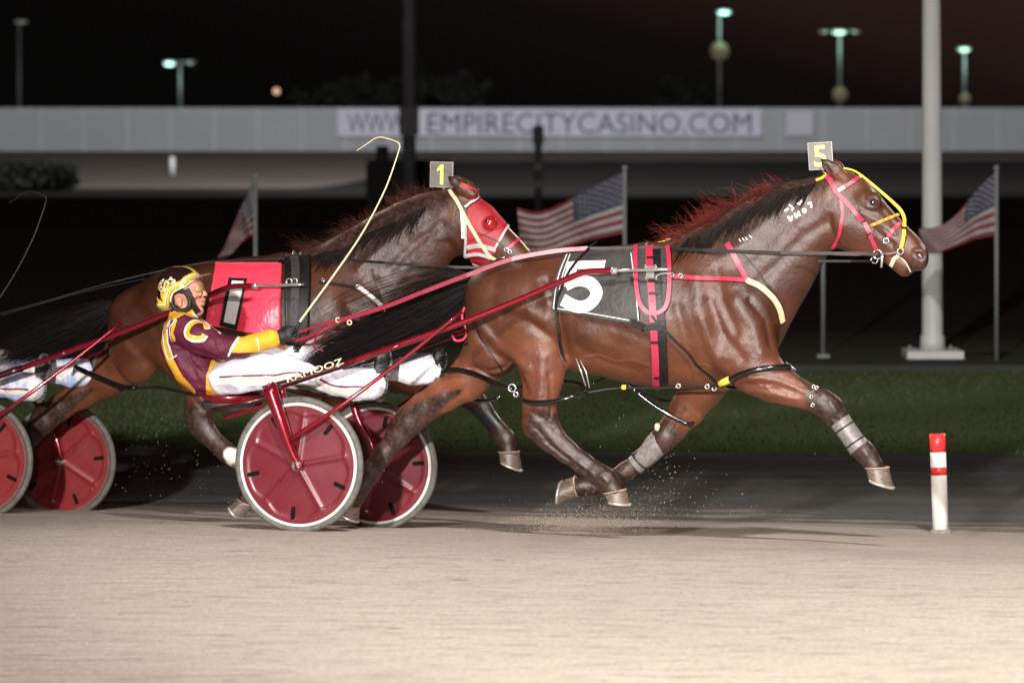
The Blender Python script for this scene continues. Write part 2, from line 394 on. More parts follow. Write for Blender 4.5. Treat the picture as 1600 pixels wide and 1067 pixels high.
class Field:
    def __init__(s, groups, h, pad=0.06, smin_k=0.05):
        # groups: list of (k_join, k_inner, [chains]); every chain a list of (a, w, z, r, fl)
        allp = np.array([p for g in groups for c in g[2] for p in c])
        rr = allp[:, 3] * np.maximum(allp[:, 4], 1)
        s.lo = (allp[:, :3] - rr[:, None]).min(0) - pad; hi = (allp[:, :3] + rr[:, None]).max(0) + pad
        s.h = h; s.n = np.ceil((hi - s.lo) / h).astype(int) + 1
        s.ax = [s.lo[i] + h * np.arange(s.n[i]) for i in range(3)]
        F = None
        for kj, ki, chs in groups:
            G = np.full(s.n, 1.0, np.float32)
            for c in chs:
                if len(c) == 1: c = [c[0], c[0]]
                for p, q in zip(c[:-1], c[1:]): s.prim(G, p, q, ki)
            F = G if F is None else s.smin(F, G, kj)
        s.F = F
    @staticmethod
    def smin(a, b, k):
        if k <= 0: return np.minimum(a, b)
        h = np.maximum(k - np.abs(a - b), 0) / k
        return np.minimum(a, b) - h * h * k * 0.25
    def prim(s, G, p, q, k):
        p = np.array(p, float); q = np.array(q, float); mg = 0.05 + k
        rp = p[3] * max(1, p[4]); rq = q[3] * max(1, q[4])
        lo = np.minimum(p[:3] - rp, q[:3] - rq) - mg; hi = np.maximum(p[:3] + rp, q[:3] + rq) + mg
        i0 = np.maximum(((lo - s.lo) / s.h).astype(int), 0); i1 = np.minimum(((hi - s.lo) / s.h).astype(int) + 2, s.n)
        A = s.ax[0][i0[0]:i1[0], None, None]; W = s.ax[1][None, i0[1]:i1[1], None]; Z = s.ax[2][None, None, i0[2]:i1[2]]
        d = q[:3] - p[:3]; L = d @ d + 1e-12
        t = np.clip(((A - p[0]) * d[0] + (W - p[1]) * d[1] + (Z - p[2]) * d[2]) / L, 0, 1)
        fl = p[4] + (q[4] - p[4]) * t; r = p[3] + (q[3] - p[3]) * t
        da = A - p[0] - t * d[0]; dw = (W - p[1] - t * d[1]) / fl; dz = Z - p[2] - t * d[2]
        D = (np.sqrt(da * da + dw * dw + dz * dz) - r) * np.minimum(fl, 1)
        sl = tuple(slice(i0[i], i1[i]) for i in range(3))
        G[sl] = s.smin(G[sl], D.astype(np.float32), k)
    def extract(s, it=2):
        vs, fs = surfnets(s.F, s.h); vs = vs + s.lo
        return smooth_mesh(vs, fs, it), fs
def relief(vs, fs, lines, side=-1, wref=None):
    """push the surface in or out along pixel-traced lines: (points, sigma_px, metres)"""
    N = normals(vs, fs); P = pix(wrl(vs)); out = np.zeros(len(vs))
    m = (N[:, 1] * side > -0.1)
    for pts, sg, am in lines:
        pts = np.array(pts, float); best = np.full(len(vs), 1e9)
        if len(pts) == 1: best = np.hypot(*(P - pts[0]).T)
        for a, b in zip(pts[:-1], pts[1:]):
            d = b - a; t = np.clip(((P - a) @ d) / (d @ d), 0, 1); best = np.minimum(best, np.hypot(*(P - a - t[:, None] * d).T))
        out += am * np.exp(-(best / sg) ** 2)
    return vs + N * (out * m * np.clip(np.abs(N[:, 1]) * 1.5, 0, 1))[:, None]

# ------------------------------------------------------------------ things laid on a surface
CAMP = Vector((0, 0, HCAM))
class Skin:
    def __init__(s, vs_world, fs, wdef):
        s.b = BVHTree.FromPolygons([tuple(v) for v in vs_world], [tuple(int(i) for i in f) for f in fs]); s.w = wdef
    def hit(s, px, py, off=0.006):
        d = Vector(at(px, py, s.w)) - CAMP; d.normalize()
        p, n, i, t = s.b.ray_cast(CAMP, d)
        if p is None or abs(t - (Vector(at(px, py, s.w)) - CAMP).length) > 1.2:
            q = at(px, py, s.w); p2, n2, i2, t2 = s.b.find_nearest(Vector(q))
            if p2 is not None and t2 < 0.25:
                return np.array(p2) + np.array(n2) * off, np.array(n2)
            return q, -V
        if n.dot(d) > 0: n = -n
        return np.array(p) + np.array(n) * off, np.array(n)
def strap(mb, skin, pts, width, off=0.006, th=0.004, n=6, w=None, flatn=None, curve=True, rise=None):
    """ribbon of real width and thickness laid over a body, traced in photo pixels"""
    pp = catmull(np.array(pts, float)[:, :2], n) if curve else np.concatenate([np.linspace(a, b, n, endpoint=False) for a, b in zip(np.array(pts, float)[:-1, :2], np.array(pts, float)[1:, :2])] + [np.array(pts, float)[-1:, :2]])
    ws = np.interp(np.linspace(0, 1, len(pp)), np.linspace(0, 1, len(pts)), [p[2] for p in pts]) if len(pts[0]) > 2 else None
    P = []; N = []
    for i, (x, y) in enumerate(pp):
        if ws is not None or skin is None: q = at(x, y, ws[i] if ws is not None else w); nn = -V
        else: q, nn = skin.hit(x, y, off)
        P.append(q); N.append(nn)
    P = np.array(P); N = np.array(N)
    if len(P) > 4 and skin is not None and ws is None:
        P[1:-1] = (P[:-2] + 2 * P[1:-1] + P[2:]) / 4; N[1:-1] = (N[:-2] + 2 * N[1:-1] + N[2:]) / 4
    T = np.gradient(P, axis=0); T /= np.linalg.norm(T, axis=1)[:, None] + 1e-9
    B = np.cross(T, N); B /= np.linalg.norm(B, axis=1)[:, None] + 1e-9; N = np.cross(B, T)
    wd = np.broadcast_to(np.asarray(width, float), (len(pts),)) if np.ndim(width) else np.full(len(pts), width)
    wd = np.interp(np.linspace(0, 1, len(P)), np.linspace(0, 1, len(pts)), wd)[:, None] / 2
    vs = np.stack([P - B * wd, P - B * wd + N * th, P + B * wd + N * th, P + B * wd], 1).reshape(-1, 3); fs = []
    for i in range(len(P) - 1):
        for j in range(4): fs.append((i * 4 + j, i * 4 + (j + 1) % 4, i * 4 + 4 + (j + 1) % 4, i * 4 + 4 + j))
    fs += [(0, 1, 2, 3), tuple(len(P) * 4 - 4 + k for k in (3, 2, 1, 0))]
    mb.add(vs, fs)
def strapo(name, skin, pts, width, mat, parent, label=None, **k):
    mb = MB(); strap(mb, skin, pts, width, **k); return mb.build(name, mat, parent, smooth=False, label=label)
def patch(name, skin, quad, mat, parent, nu=24, nv=18, off=0.008, th=0.006, bow=None, label=None, puff=0.0):
    """cloth laid over a body: quad = TL, TR, BR, BL pixel corners"""
    TL, TR, BR, BL = [np.array(q, float) for q in quad]; P = np.zeros((nv + 1, nu + 1, 3)); N = P.copy()
    for j in range(nv + 1):
        for i in range(nu + 1):
            s, t = i / nu, j / nv; q = (1 - t) * ((1 - s) * TL + s * TR) + t * ((1 - s) * BL + s * BR)
            if bow is not None: q = q + np.array(bow(s, t))
            o = off + puff * (0.5 + 0.5 * math.sin(7 * s + 3 * t)) * t
            P[j, i], N[j, i] = skin.hit(q[0], q[1], o)
    for _ in range(3):
        P[1:-1, 1:-1] = (P[:-2, 1:-1] + P[2:, 1:-1] + P[1:-1, :-2] + P[1:-1, 2:] + 2 * P[1:-1, 1:-1]) / 6
    A = P.reshape(-1, 3); B = (P + N * th).reshape(-1, 3); n = len(A); fs = []
    id_ = lambda j, i: j * (nu + 1) + i
    for j in range(nv):
        for i in range(nu):
            q = (id_(j, i), id_(j, i + 1), id_(j + 1, i + 1), id_(j + 1, i)); fs.append(q); fs.append(tuple(n + k for k in q[::-1]))
    rim = [id_(0, i) for i in range(nu)] + [id_(j, nu) for j in range(nv)] + [id_(nv, i) for i in range(nu, 0, -1)] + [id_(j, 0) for j in range(nv, 0, -1)]
    for a, b in zip(rim, rim[1:] + rim[:1]): fs.append((a, b, b + n, a + n))
    return mesh(name, np.concatenate([A, B]), fs, mat, parent, label=label)
def bvh_of(o):
    v = np.zeros(len(o.data.vertices) * 3); o.data.vertices.foreach_get('co', v); v = v.reshape(-1, 3) + rootloc(o)
    return v, [tuple(p.vertices) for p in o.data.polygons]
def strands(name, roots, dirs, lens, rad, cols, parent, seg=7, grav=0.0, wig=0.02, mat=None, seed=1, bend=None):
    rng = np.random.default_rng(seed); n = len(roots); t = np.linspace(0, 1, seg)[None, :, None]
    dirs = dirs / np.linalg.norm(dirs, axis=1)[:, None]
    P = roots[:, None] + dirs[:, None] * lens[:, None, None] * t
    P[..., 2] -= grav * lens[:, None] * t[..., 0] ** 2
    if bend is not None: P += bend[:, None] * t ** 2
    ph = rng.uniform(0, 6.28, (n, 1, 3)); fr = rng.uniform(2, 5, (n, 1, 3))
    P += wig * lens[:, None, None] * 2 * np.sin(ph + fr * t) * t
    r = rad * (1 - t[..., 0] * 0.85)[..., None]
    a = np.cross(dirs, V + 0.01); a /= np.linalg.norm(a, axis=1)[:, None]; b = np.cross(dirs, a)
    vs = np.stack([P + r * (math.cos(q) * a[:, None] + math.sin(q) * b[:, None]) for q in (0.3, 2.4, 4.5)], 2)
    vs = vs.reshape(-1, 3); base = np.arange(n)[:, None] * seg * 3 + np.arange(seg - 1)[None] * 3
    base = base.ravel(); fs = np.concatenate([np.stack([base + j, base + (j + 1) % 3, base + 3 + (j + 1) % 3, base + 3 + j], 1) for j in range(3)])
    c0, c1 = cols
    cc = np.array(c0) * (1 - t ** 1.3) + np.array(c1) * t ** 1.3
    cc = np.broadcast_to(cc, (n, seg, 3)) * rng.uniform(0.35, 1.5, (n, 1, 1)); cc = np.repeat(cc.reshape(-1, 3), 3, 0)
    return mesh(name, vs, fs, mat or M['hair'], parent, smooth=True, col=cc)

# ================================================================== SETTING
def wedge(x): return 15 * np.tanh(x / 15.0)
def y_of_w(x, w): return ORG[1] + (w - (wedge(x) - ORG[0]) * V[0]) / V[1]
def sm(t): t = np.clip(t, 0, 1); return t * t * (3 - 2 * t)
E_FRONT = lambda x: -12 + 0 * x
E_SAND = lambda x: y_of_w(x, 4.15) + 0.10 * np.sin(x * 1.1 + 0.4) + 0.05 * np.sin(x * 3.1)
E_GRASS = lambda x: 30.9 - 0.107 * wedge(x) + 0.05 * np.sin(x * 2.3)
E_CURB = lambda x: 41.0 + 0 * x
E_CURB2 = lambda x: 42.1 + 0 * x
E_INF = lambda x: 165 + 38 * sm((x + 9.5) / 6)
E_TRK = lambda x: 226 + 0 * x
E_END = lambda x: 1500 + 0 * x
def region(name, ea, eb, mat, half=90, nx=240, ny=40, dz=0.0, kind='structure', rough=0.0, pw=1.0):
    xs = np.sinh(np.linspace(-1, 1, nx) * 4) / math.sinh(4) * half; ts = np.linspace(0, 1, ny) ** pw
    A, B = ea(xs), eb(xs); X = np.broadcast_to(xs[:, None], (nx, ny)); Y = A[:, None] * (1 - ts) + B[:, None] * ts
    Z = gz(X, Y) + dz
    if rough:
        rg = np.random.default_rng(5); Z = Z + rg.normal(0, rough, Z.shape) 
    vs = np.stack([X, Y, Z], -1).reshape(-1, 3); i = np.arange(nx - 1)[:, None] * ny + np.arange(ny - 1)[None]; i = i.ravel()
    o = mesh(name, vs, np.stack([i, i + ny, i + ny + 1, i + 1], 1), mat); o['kind'] = kind; return o
def ground_mat(name, lo, hi, grain, streak=1.0, bs=0.5, rough=0.9, specks=None):
    m, nt, b = newmat(name)
    v = mapping(nt, (0.22 * streak, 1.6, 1), (0, 0, TH), 'Object')
    f = noise(nt, 2.2, 8, 0.62, v); f2 = noise(nt, 0.35, 4, 0.5, mapping(nt)); g = noise(nt, grain, 5, 0.75, mapping(nt))
    g3 = noise(nt, grain * 0.22, 5, 0.7, mapping(nt, (0.45, 1.3, 1), (0, 0, TH)))
    c = rampn(nt, f, [(0.25, lo), (0.75, hi)])
    c = mul(nt, c, rampn(nt, f2, [(0.3, (0.9, 0.88, 0.87)), (0.7, (1.08, 1.07, 1.06))]))
    c = mul(nt, c, rampn(nt, g, [(0.30, (0.72, 0.70, 0.68)), (0.5, (1, 1, 1)), (0.72, (1.18, 1.18, 1.18))]))
    c = mul(nt, c, rampn(nt, g3, [(0.33, (0.74, 0.73, 0.72)), (0.5, (1, 1, 1))]))
    nt.links.new(c, b.inputs['Base Color']); b.inputs['Roughness'].default_value = rough
    b.inputs['Specular IOR Level'].default_value = 0.2
    ad = nt.nodes.new('ShaderNodeMath'); ad.operation = 'ADD'; nt.links.new(f, ad.inputs[0]); nt.links.new(g3, ad.inputs[1])
    ad2 = nt.nodes.new('ShaderNodeMath'); ad2.operation = 'MULTIPLY_ADD'; ad2.inputs[1].default_value = 0.35
    nt.links.new(g, ad2.inputs[0]); nt.links.new(ad.outputs[0], ad2.inputs[2])
    bump(nt, b, ad2.outputs[0], bs, 0.03); return m
def dents(m, sc_=2.6, amt=0.55, rad=0.055):
    """hoof dents and clods pressed into the loose surface"""
    nt = m.node_tree; b = nt.nodes['Principled BSDF']; v = mapping(nt, (1, 1, 0.0))
    wob = nt.nodes.new('ShaderNodeTexNoise'); wob.inputs['Scale'].default_value = 9; nt.links.new(v, wob.inputs['Vector'])
    ad = nt.nodes.new('ShaderNodeVectorMath'); ad.operation = 'MULTIPLY_ADD'; ad.inputs[1].default_value = (.09, .09, 0); nt.links.new(wob.outputs['Color'], ad.inputs[0]); nt.links.new(v, ad.inputs[2])
    vo = nt.nodes.new('ShaderNodeTexVoronoi'); vo.inputs['Scale'].default_value = sc_; nt.links.new(ad.outputs[0], vo.inputs['Vector'])
    mr_ = nt.nodes.new('ShaderNodeMapRange'); mr_.interpolation_type = 'SMOOTHSTEP'; mr_.inputs['From Min'].default_value = rad * .35; mr_.inputs['From Max'].default_value = rad * 1.6; nt.links.new(vo.outputs['Distance'], mr_.inputs['Value'])
    old = b.inputs['Base Color'].links[0].from_socket
    nt.links.new(mul(nt, old, rampn(nt, mr_.outputs[0], [(0.0, (1 - amt * .5,) * 3), (1.0, (1, 1, 1))])), b.inputs['Base Color'])
    bp = [n for n in nt.nodes if n.type == 'BUMP'][0]; b2 = nt.nodes.new('ShaderNodeBump'); b2.inputs['Strength'].default_value = amt; b2.inputs['Distance'].default_value = .02
    nt.links.new(mr_.outputs[0], b2.inputs['Height']); nt.links.new(bp.outputs[0], b2.inputs['Normal']); nt.links.new(b2.outputs[0], b.inputs['Normal'])
    return m
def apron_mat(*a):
    """inner track with shade painted as dark colour, pale sand thrown over its near edge"""
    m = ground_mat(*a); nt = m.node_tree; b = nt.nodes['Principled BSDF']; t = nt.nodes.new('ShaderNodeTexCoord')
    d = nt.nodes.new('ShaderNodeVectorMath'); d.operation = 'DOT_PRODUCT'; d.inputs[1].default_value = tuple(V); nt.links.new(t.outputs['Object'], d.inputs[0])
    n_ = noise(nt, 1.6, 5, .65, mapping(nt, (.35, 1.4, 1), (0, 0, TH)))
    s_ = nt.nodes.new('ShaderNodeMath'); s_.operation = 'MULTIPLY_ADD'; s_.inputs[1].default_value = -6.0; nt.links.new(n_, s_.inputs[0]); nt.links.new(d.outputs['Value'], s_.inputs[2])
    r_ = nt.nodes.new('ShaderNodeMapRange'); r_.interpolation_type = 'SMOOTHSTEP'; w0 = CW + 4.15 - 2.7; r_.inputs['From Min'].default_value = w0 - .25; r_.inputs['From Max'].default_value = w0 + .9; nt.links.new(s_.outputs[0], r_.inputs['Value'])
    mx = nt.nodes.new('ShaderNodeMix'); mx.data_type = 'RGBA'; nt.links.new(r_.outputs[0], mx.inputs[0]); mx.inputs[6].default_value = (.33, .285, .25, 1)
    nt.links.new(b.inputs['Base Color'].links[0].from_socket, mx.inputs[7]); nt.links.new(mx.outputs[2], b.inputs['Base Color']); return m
M['sand'] = ground_mat("stone_dust_track", (0.408, 0.355, 0.304), (0.432, 0.379, 0.327), 38, 1.0, 0.45)
M['apron'] = apron_mat("shade_painted_stone_dust", (0.050, 0.064, 0.066), (0.155, 0.142, 0.132), 30, 0.5, 0.6, 0.8)  # shade beyond the pale sand painted as a dark ground colour
M['grass'] = ground_mat("short_turf", (0.066, 0.088, 0.030), (0.090, 0.118, 0.040), 30, 1.0, 0.15)
M['infield'] = ground_mat("dark_infield_turf", (0.030, 0.032, 0.022), (0.055, 0.054, 0.038), 12, 0.6, 0.5)
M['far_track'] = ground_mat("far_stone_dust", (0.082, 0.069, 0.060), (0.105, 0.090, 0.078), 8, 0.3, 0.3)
M['curb'] = ground_mat("pale_concrete", (0.09, 0.105, 0.095), (0.14, 0.155, 0.14), 20, 1, 0.3)
dents(M["sand"], 2.2, 0.75, 0.07); dents(M["sand"], 9.0, 0.6, 0.06)
region("track", E_FRONT, E_SAND, M['sand'], ny=90)
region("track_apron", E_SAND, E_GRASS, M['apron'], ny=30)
region("grass_verge", E_GRASS, E_CURB, M['grass'], ny=40)
region("kerb_strip", E_CURB, E_CURB2, M['curb'], ny=4, dz=0.004)
E_MID = lambda x: 100 + 0 * x
region("infield", E_CURB2, E_MID, M['infield'], half=260, ny=40)
M['infield_far'] = ground_mat("unlit_far_turf", (0.005, 0.005, 0.004), (0.010, 0.009, 0.007), 6, 0.6, 0.3)  # second turf colour, the missing light painted in as near black
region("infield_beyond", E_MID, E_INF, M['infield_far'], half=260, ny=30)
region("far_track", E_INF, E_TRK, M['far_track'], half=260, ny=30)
region("far_ground", E_TRK, E_END, M['infield'], half=1500, ny=20)

# grass tufts along the verge: short blades nobody could count
rg = np.random.default_rng(3)
n = 30000
gx = rg.uniform(-7.5, 7.5, n); gy = E_GRASS(gx) + (41.0 - E_GRASS(gx)) * rg.uniform(0, 1, n) ** 1.3 + 0.0
gr = np.stack([gx, gy, gz(gx, gy)], 1); gd = rg.normal(0, 0.4, (n, 3)); gd[:, 2] = 1
gl = rg.uniform(0.010, 0.028, n)
t = rg.uniform(0, 1, (n, 1)); bl = 0.006
side = np.stack([np.cos(t[:, 0] * 6.28), np.sin(t[:, 0] * 6.28), np.zeros(n)], 1) * bl
tip = gr + gd * gl[:, None]
vs = np.stack([gr - side, gr + side, tip], 1).reshape(-1, 3)
fs = np.arange(n * 3).reshape(-1, 3)
cc = np.repeat(np.array([[0.080, 0.120, 0.036]]) * rg.uniform(0.8, 1.2, (n, 1)), 3, 0)
m, nt_, b_ = newmat("grass_blades"); nt_.links.new(attr(nt_, 'Col'), b_.inputs['Base Color']); b_.inputs['Roughness'].default_value = 0.7
o = mesh("grass", vs, fs, m, smooth=False, col=cc); tag(o, "short green turf on the strip beyond the dark inner track", "grass", kind='stuff')

# loose crumbs of stone dust on the track
n = 2000
gx = rg.uniform(-5, 5, n); gy = rg.uniform(13.5, 26, n); ok = (gy < E_SAND(gx) - 0.05); gx, gy = gx[ok], gy[ok]; n = len(gx)
c = np.stack([gx, gy, gz(gx, gy)], 1); r = rg.uniform(0.0018, 0.0045, n) * (1 + 1.5 * (rg.uniform(0, 1, n) > 0.97))
oct_ = np.array([[1, 0, 0], [0, 1, 0], [-1, 0, 0], [0, -1, 0], [0, 0, 1], [0, 0, -1]], float)
of = np.array([[0, 1, 4], [1, 2, 4], [2, 3, 4], [3, 0, 4], [1, 0, 5], [2, 1, 5], [3, 2, 5], [0, 3, 5]])
vs = (c[:, None] + oct_[None] * r[:, None, None] * rg.uniform(0.5, 1.3, (n, 6, 1))).reshape(-1, 3)
fs = (of[None] + (np.arange(n) * 6)[:, None, None]).reshape(-1, 3)
M['crumb'] = simple("stone_crumbs", (0.20, 0.165, 0.135), 0.9, 0, 0.5, 3)
o = mesh("gravel", vs, fs, M['crumb'], smooth=False); tag(o, "loose crumbs of stone dust scattered over the pale track", "gravel", kind='stuff')

def textmesh(s, bold=0.0, ext=0.0):
    cu = bpy.data.curves.new("lettering", 'FONT'); cu.body = s; cu.offset = bold; cu.extrude = ext; cu.resolution_u = 3
    o = bpy.data.objects.new("lettering", cu); COL.objects.link(o); bpy.context.view_layer.update()
    me = bpy.data.meshes.new_from_object(o.evaluated_get(bpy.context.evaluated_depsgraph_get()))
    v = np.array([x.co[:] for x in me.vertices]); f = [tuple(p.vertices) for p in me.polygons]
    bpy.data.objects.remove(o); bpy.data.meshes.remove(me); return v, f
def lettering(name, s, P0, ax, ay, an, W, Hh, mat, parent, bold=0.02, ext=0.01, shear=0.0):
    """lettering filling a W x Hh box from P0 (lower left) along ax, ay, proud along an"""
    v, f = textmesh(s, bold, 0.5); lo = v.min(0); d = v.max(0) - lo; q = (v - lo) / d
    P = np.asarray(P0) + (q[:, :1] * W + q[:, 1:2] * shear) * ax + q[:, 1:2] * Hh * ay + q[:, 2:3] * ext * an
    return mesh(name, P, f, mat, parent, smooth=False)

# ---- white board fence across the far turn
FD = 225.0; ZB, ZT = 0.80, 3.24
fence = thing("board_fence", "long pale grey fence of horizontal boards behind the far track", "fence", (0, FD, ZB))
M['fence'] = simple("weathered_white_boards", (0.47, 0.48, 0.48), 0.7, 0, 0.07, 0.9, stretch=(1, 1, 8))
M['fence_post'] = simple("fence_post_paint", (0.48, 0.49, 0.49), 0.7, 0, 0.1, 3)
bay = 2.55; nb = 90
for i in range(nb):
    x0 = (i - nb / 2) * bay + 0.4; mb = MB(); nbrd = 15; hh = (ZT - ZB) / nbrd
    tilt = 0.012 * math.sin(i * 2.3)
    for j in range(nbrd):
        boxm(mb, (x0 + bay / 2, FD + tilt + 0.004 * (j % 2), ZB + hh * (j + 0.5)), (bay - 0.06, 0.03, hh - 0.055))
    mb.build("board_panel", M['fence'], fence, smooth=False)
for i in range(nb + 1):
    x0 = (i - nb / 2) * bay + 0.4; mb = MB(); boxm(mb, (x0, FD - 0.02, (ZB + ZT) / 2), (0.10, 0.12, ZT - ZB)); mb.build("post", M['fence_post'], fence, smooth=False)
mb = MB(); boxm(mb, (0.4, FD - 0.02, ZT + 0.05), (nb * bay, 0.16, 0.10)); mb.build("top_rail", M['fence_post'], fence, smooth=False)
# backing inside the fence so that the gaps between boards stay dark
mb = MB(); boxm(mb, (0.4, FD + 0.10, (ZB + ZT) / 2), (nb * bay, 0.03, ZT - ZB - 0.1)); mb.build("backing", simple("grey_mesh_backing", (0.22, 0.23, 0.23), 0.9), fence, smooth=False)

# ---- banner with the web address
bD = 224.7
ban = thing("banner_sign", "long white banner reading WWW.EMPIRECITYCASINO.COM in purple capitals on the far fence", "sign", dpt(858, 213, bD))
p0 = dpt(527, 214, bD); p1 = dpt(1190, 171, bD); mb = MB()
boxm(mb, ((p0[0] + p1[0]) / 2, bD, (p0[2] + p1[2]) / 2), (p1[0] - p0[0], 0.05, p1[2] - p0[2]))
mb.build("panel", simple("banner_vinyl", (0.58, 0.57, 0.63), 0.6, 0, 0.06, 1), ban, smooth=False)
M['purple'] = simple("purple_letters", (0.075, 0.065, 0.14), 0.6, 0, 0.1, 3)
X = np.array([1.0, 0, 0])
for s, xa, xb in (("WWW", 543, 634), (".", 641, 647), ("EMPIRECITYCASINO.COM", 668, 1174)):
    a = dpt(xa, 209, bD - 0.03); b = dpt(xb, 177 if s != "." else 204, bD - 0.03)
    lettering("lettering", s, a, X, ZV, -np.array([0, 1.0, 0]), b[0] - a[0], b[2] - a[2], M['purple'], ban, bold=0.0, ext=0.03)
o = thing("small_banner", "small blank white banner on the far fence right of the web address", "sign", dpt(1250, 213, bD))
mb = MB(); a, b = dpt(1229, 213, bD), dpt(1271, 174, bD); boxm(mb, ((a[0] + b[0]) / 2, bD, (a[2] + b[2]) / 2), (b[0] - a[0], 0.04, b[2] - a[2]))
mb.build("panel", simple("blank_vinyl", (0.50, 0.50, 0.52), 0.6), o, smooth=False)

# ---- lamp standards beyond the fence
M['lit'] = emis("lit_lamp_glass", (0.55, 0.95, 0.85), 1.5)
M['lit_green'] = emis("lit_lamp_glass_green", (0.62, 0.95, 0.68), 0.9)
M['dim_lit'] = emis("faintly_lit_lamp", (0.50, 0.55, 0.50), 0.16)
M['globe'] = emis("dim_yellow_globe", (0.42, 0.38, 0.22), 0.075)
M['pole'] = simple("galvanised_pole", (0.30, 0.30, 0.30), 0.55, 0.3, 0.15, 3)
M['pole_lit'] = None
def lamp_pole(px, ytop, heads, label, D=300.0, globe=None, r=0.13, glow=None):
    base = dpt(px, 200, D); base[2] = float(gz(base[0], D)); top = dpt(px, ytop, D)
    t = thing("lamp_standard", label, "street lamp", base, "lamp standards beyond the far fence")
    tubeo("pole", [base, top], [r * 1.3, r * 0.8], glow or M['pole'], t, 10)
    for hx, hy, wpx, hpx, mt in heads:
        c = dpt(hx, hy, D); s = D / FPX; mb = MB()
        tube(mb, [c + X * -wpx * s / 2, c + X * wpx * s / 2], hpx * s * 0.32, 8); hd = mb.build("lamp_head", M['pole'], t)
        mb = MB(); sphere(mb, c - ZV * hpx * s * 0.18 - np.array([0, 0.12, 0]), (wpx * s * 0.42, 0.25, hpx * s * 0.34)); mb.build("lens", mt, hd)
        if mt in (M['lit'], M['lit_green']):
            ld = bpy.data.lights.new("lamp_light", 'POINT'); ld.energy = 130; ld.color = (0.6, 1.0, 0.82); ld.shadow_soft_size = 0.2
            lo = bpy.data.objects.new("lamp_light", ld); COL.objects.link(lo); lo.location = tuple(c - np.array([0, 1.1, 0.7]) - rootloc(t)); lo.parent = t
        if abs(hx - px) > 4: tubeo("arm", [top - ZV * 0.1, c], 0.06, M['pole'], t, 6)
    if globe:
        mb = MB(); sphere(mb, dpt(px, globe[0], D) - np.array([0, .3, 0]), globe[1] * D / FPX); mb.build("globe", M['globe'], t)
lamp_pole(30, 30, [(33, 34, 22, 8, M['dim_lit'])], "unlit tall lamp standard at the far left beyond the fence", glow=None)
pg = emis("pole_in_lamp_glow", (0.16, 0.30, 0.25), 0.001)
lamp_pole(282, 95, [(265, 98, 20, 11, M['lit']), (299, 97, 14, 9, M['dim_lit'])], "two headed lamp standard, left head brightly lit, beyond the left part of the fence")
lamp_pole(1124, 14, [(1131, 18, 24, 11, M['lit'])], "tall lamp standard with one lit head and a yellowish globe", globe=(81, 15))
lamp_pole(1312, 47, [(1286, 49, 14, 7, M['dim_lit']), (1311, 49, 26, 10, M['lit_green']), (1337, 49, 14, 7, M['dim_lit'])], "lamp standard with three heads on a crossbar and a low globe", globe=(148, 12))
lamp_pole(1507, 73, [(1506, 76, 22, 10, M['lit_green'])], "shorter lamp standard with one lit head, right of the white pole", globe=(155, 9))
b = dpt(432, 200, 310); b[2] = float(gz(b[0], 310)); tp = dpt(432, 143, 310)
o = thing("small_lamp", "tiny orange lamp glowing alone in the dark sky above the left fence", "lamp", b)
tubeo("pole", [b, tp], 0.05, M['slot'], o, 6); mb = MB(); sphere(mb, tp, 0.26); mb.build("bulb", emis("orange_bulb", (1.0, 0.62, 0.42), 0.9), o)

# ---- tree masses beyond the fence, barely lighter than the sky
M['far_leaf'] = simple("night_foliage", (0.018, 0.018, 0.013), 0.8)
M['bark'] = simple("dark_bark", (0.05, 0.04, 0.03), 0.9)
def tree(px, D, ytop, wpx, label, seed):
    r = np.random.default_rng(seed); base = dpt(px, 200, D); base[2] = float(gz(base[0], D)); top = dpt(px, ytop, D); H = top[2] - base[2]; Wd = wpx * D / FPX
    t = thing("tree", label, "tree", base, "dark trees beyond the fence")
    tubeo("trunk", [base, base + ZV * H * 0.5, base + ZV * H * 0.85], [0.3, 0.2, 0.06], M['bark'], t, 8)
    n = 2600; cl = r.normal(0, 1, (26, 3)) * [Wd * .28, Wd * .25, H * .17] + base + ZV * H * 0.66
    c = cl[r.integers(0, 26, n)] + r.normal(0, 1, (n, 3)) * [Wd * .09, Wd * .09, H * .06]
    a = r.normal(0, 0.16, (n, 3)); b = r.normal(0, 0.16, (n, 3)); vs = np.stack([c - a, c + b, c + a, c - b], 1).reshape(-1, 3)
    mesh("crown", vs, np.arange(4 * n).reshape(-1, 4), M['far_leaf'], t, smooth=False)
tree(545, 270, 118, 95, "dark tree beyond the fence above the first letters of the banner", 1)
tree(722, 262, 132, 85, "dark low tree beyond the fence right of the dark pole", 2)
tree(660, 285, 112, 80, "dark tree crown beyond the fence directly behind the dark pole", 3)
tree(1060, 280, 128, 70, "dark tree beyond the fence left of the tall globe lamp", 4)

# ---- clipped dark hedge at the left, near edge of the far track
D = 158.0; hb = dpt(-60, 200, D); hb[2] = float(gz(hb[0], D)); n = 9000; r = np.random.default_rng(8)
h0 = dpt(-190, 0, D)[0]; h1 = dpt(116, 0, D)[0]; hz = float(gz(h0, D)); hh = dpt(0, 254, D)[2] - hz
o = thing("hedge", "low dark clipped hedge at the far left beside the far track", "hedge", ((h0 + h1) / 2, D, hz))
q = r.uniform(-1, 1, (n, 3)); q /= (np.abs(q) ** 5).sum(1)[:, None] ** 0.2; q *= r.uniform(0.82, 1.04, (n, 1))
c = np.stack([(h0 + h1) / 2 + q[:, 0] * (h1 - h0) / 2, D + q[:, 1] * 0.9, hz + hh * (0.5 + 0.5 * q[:, 2])], 1)
a = r.normal(0, 0.05, (n, 3)); b = r.normal(0, 0.05, (n, 3)); vs = np.stack([c - a, c + b, c + a, c - b], 1).reshape(-1, 3)
mesh("foliage", vs, np.arange(4 * n).reshape(-1, 4), simple("hedge_leaves", (0.010, 0.013, 0.007), 0.8), o, smooth=False)
mb = MB()
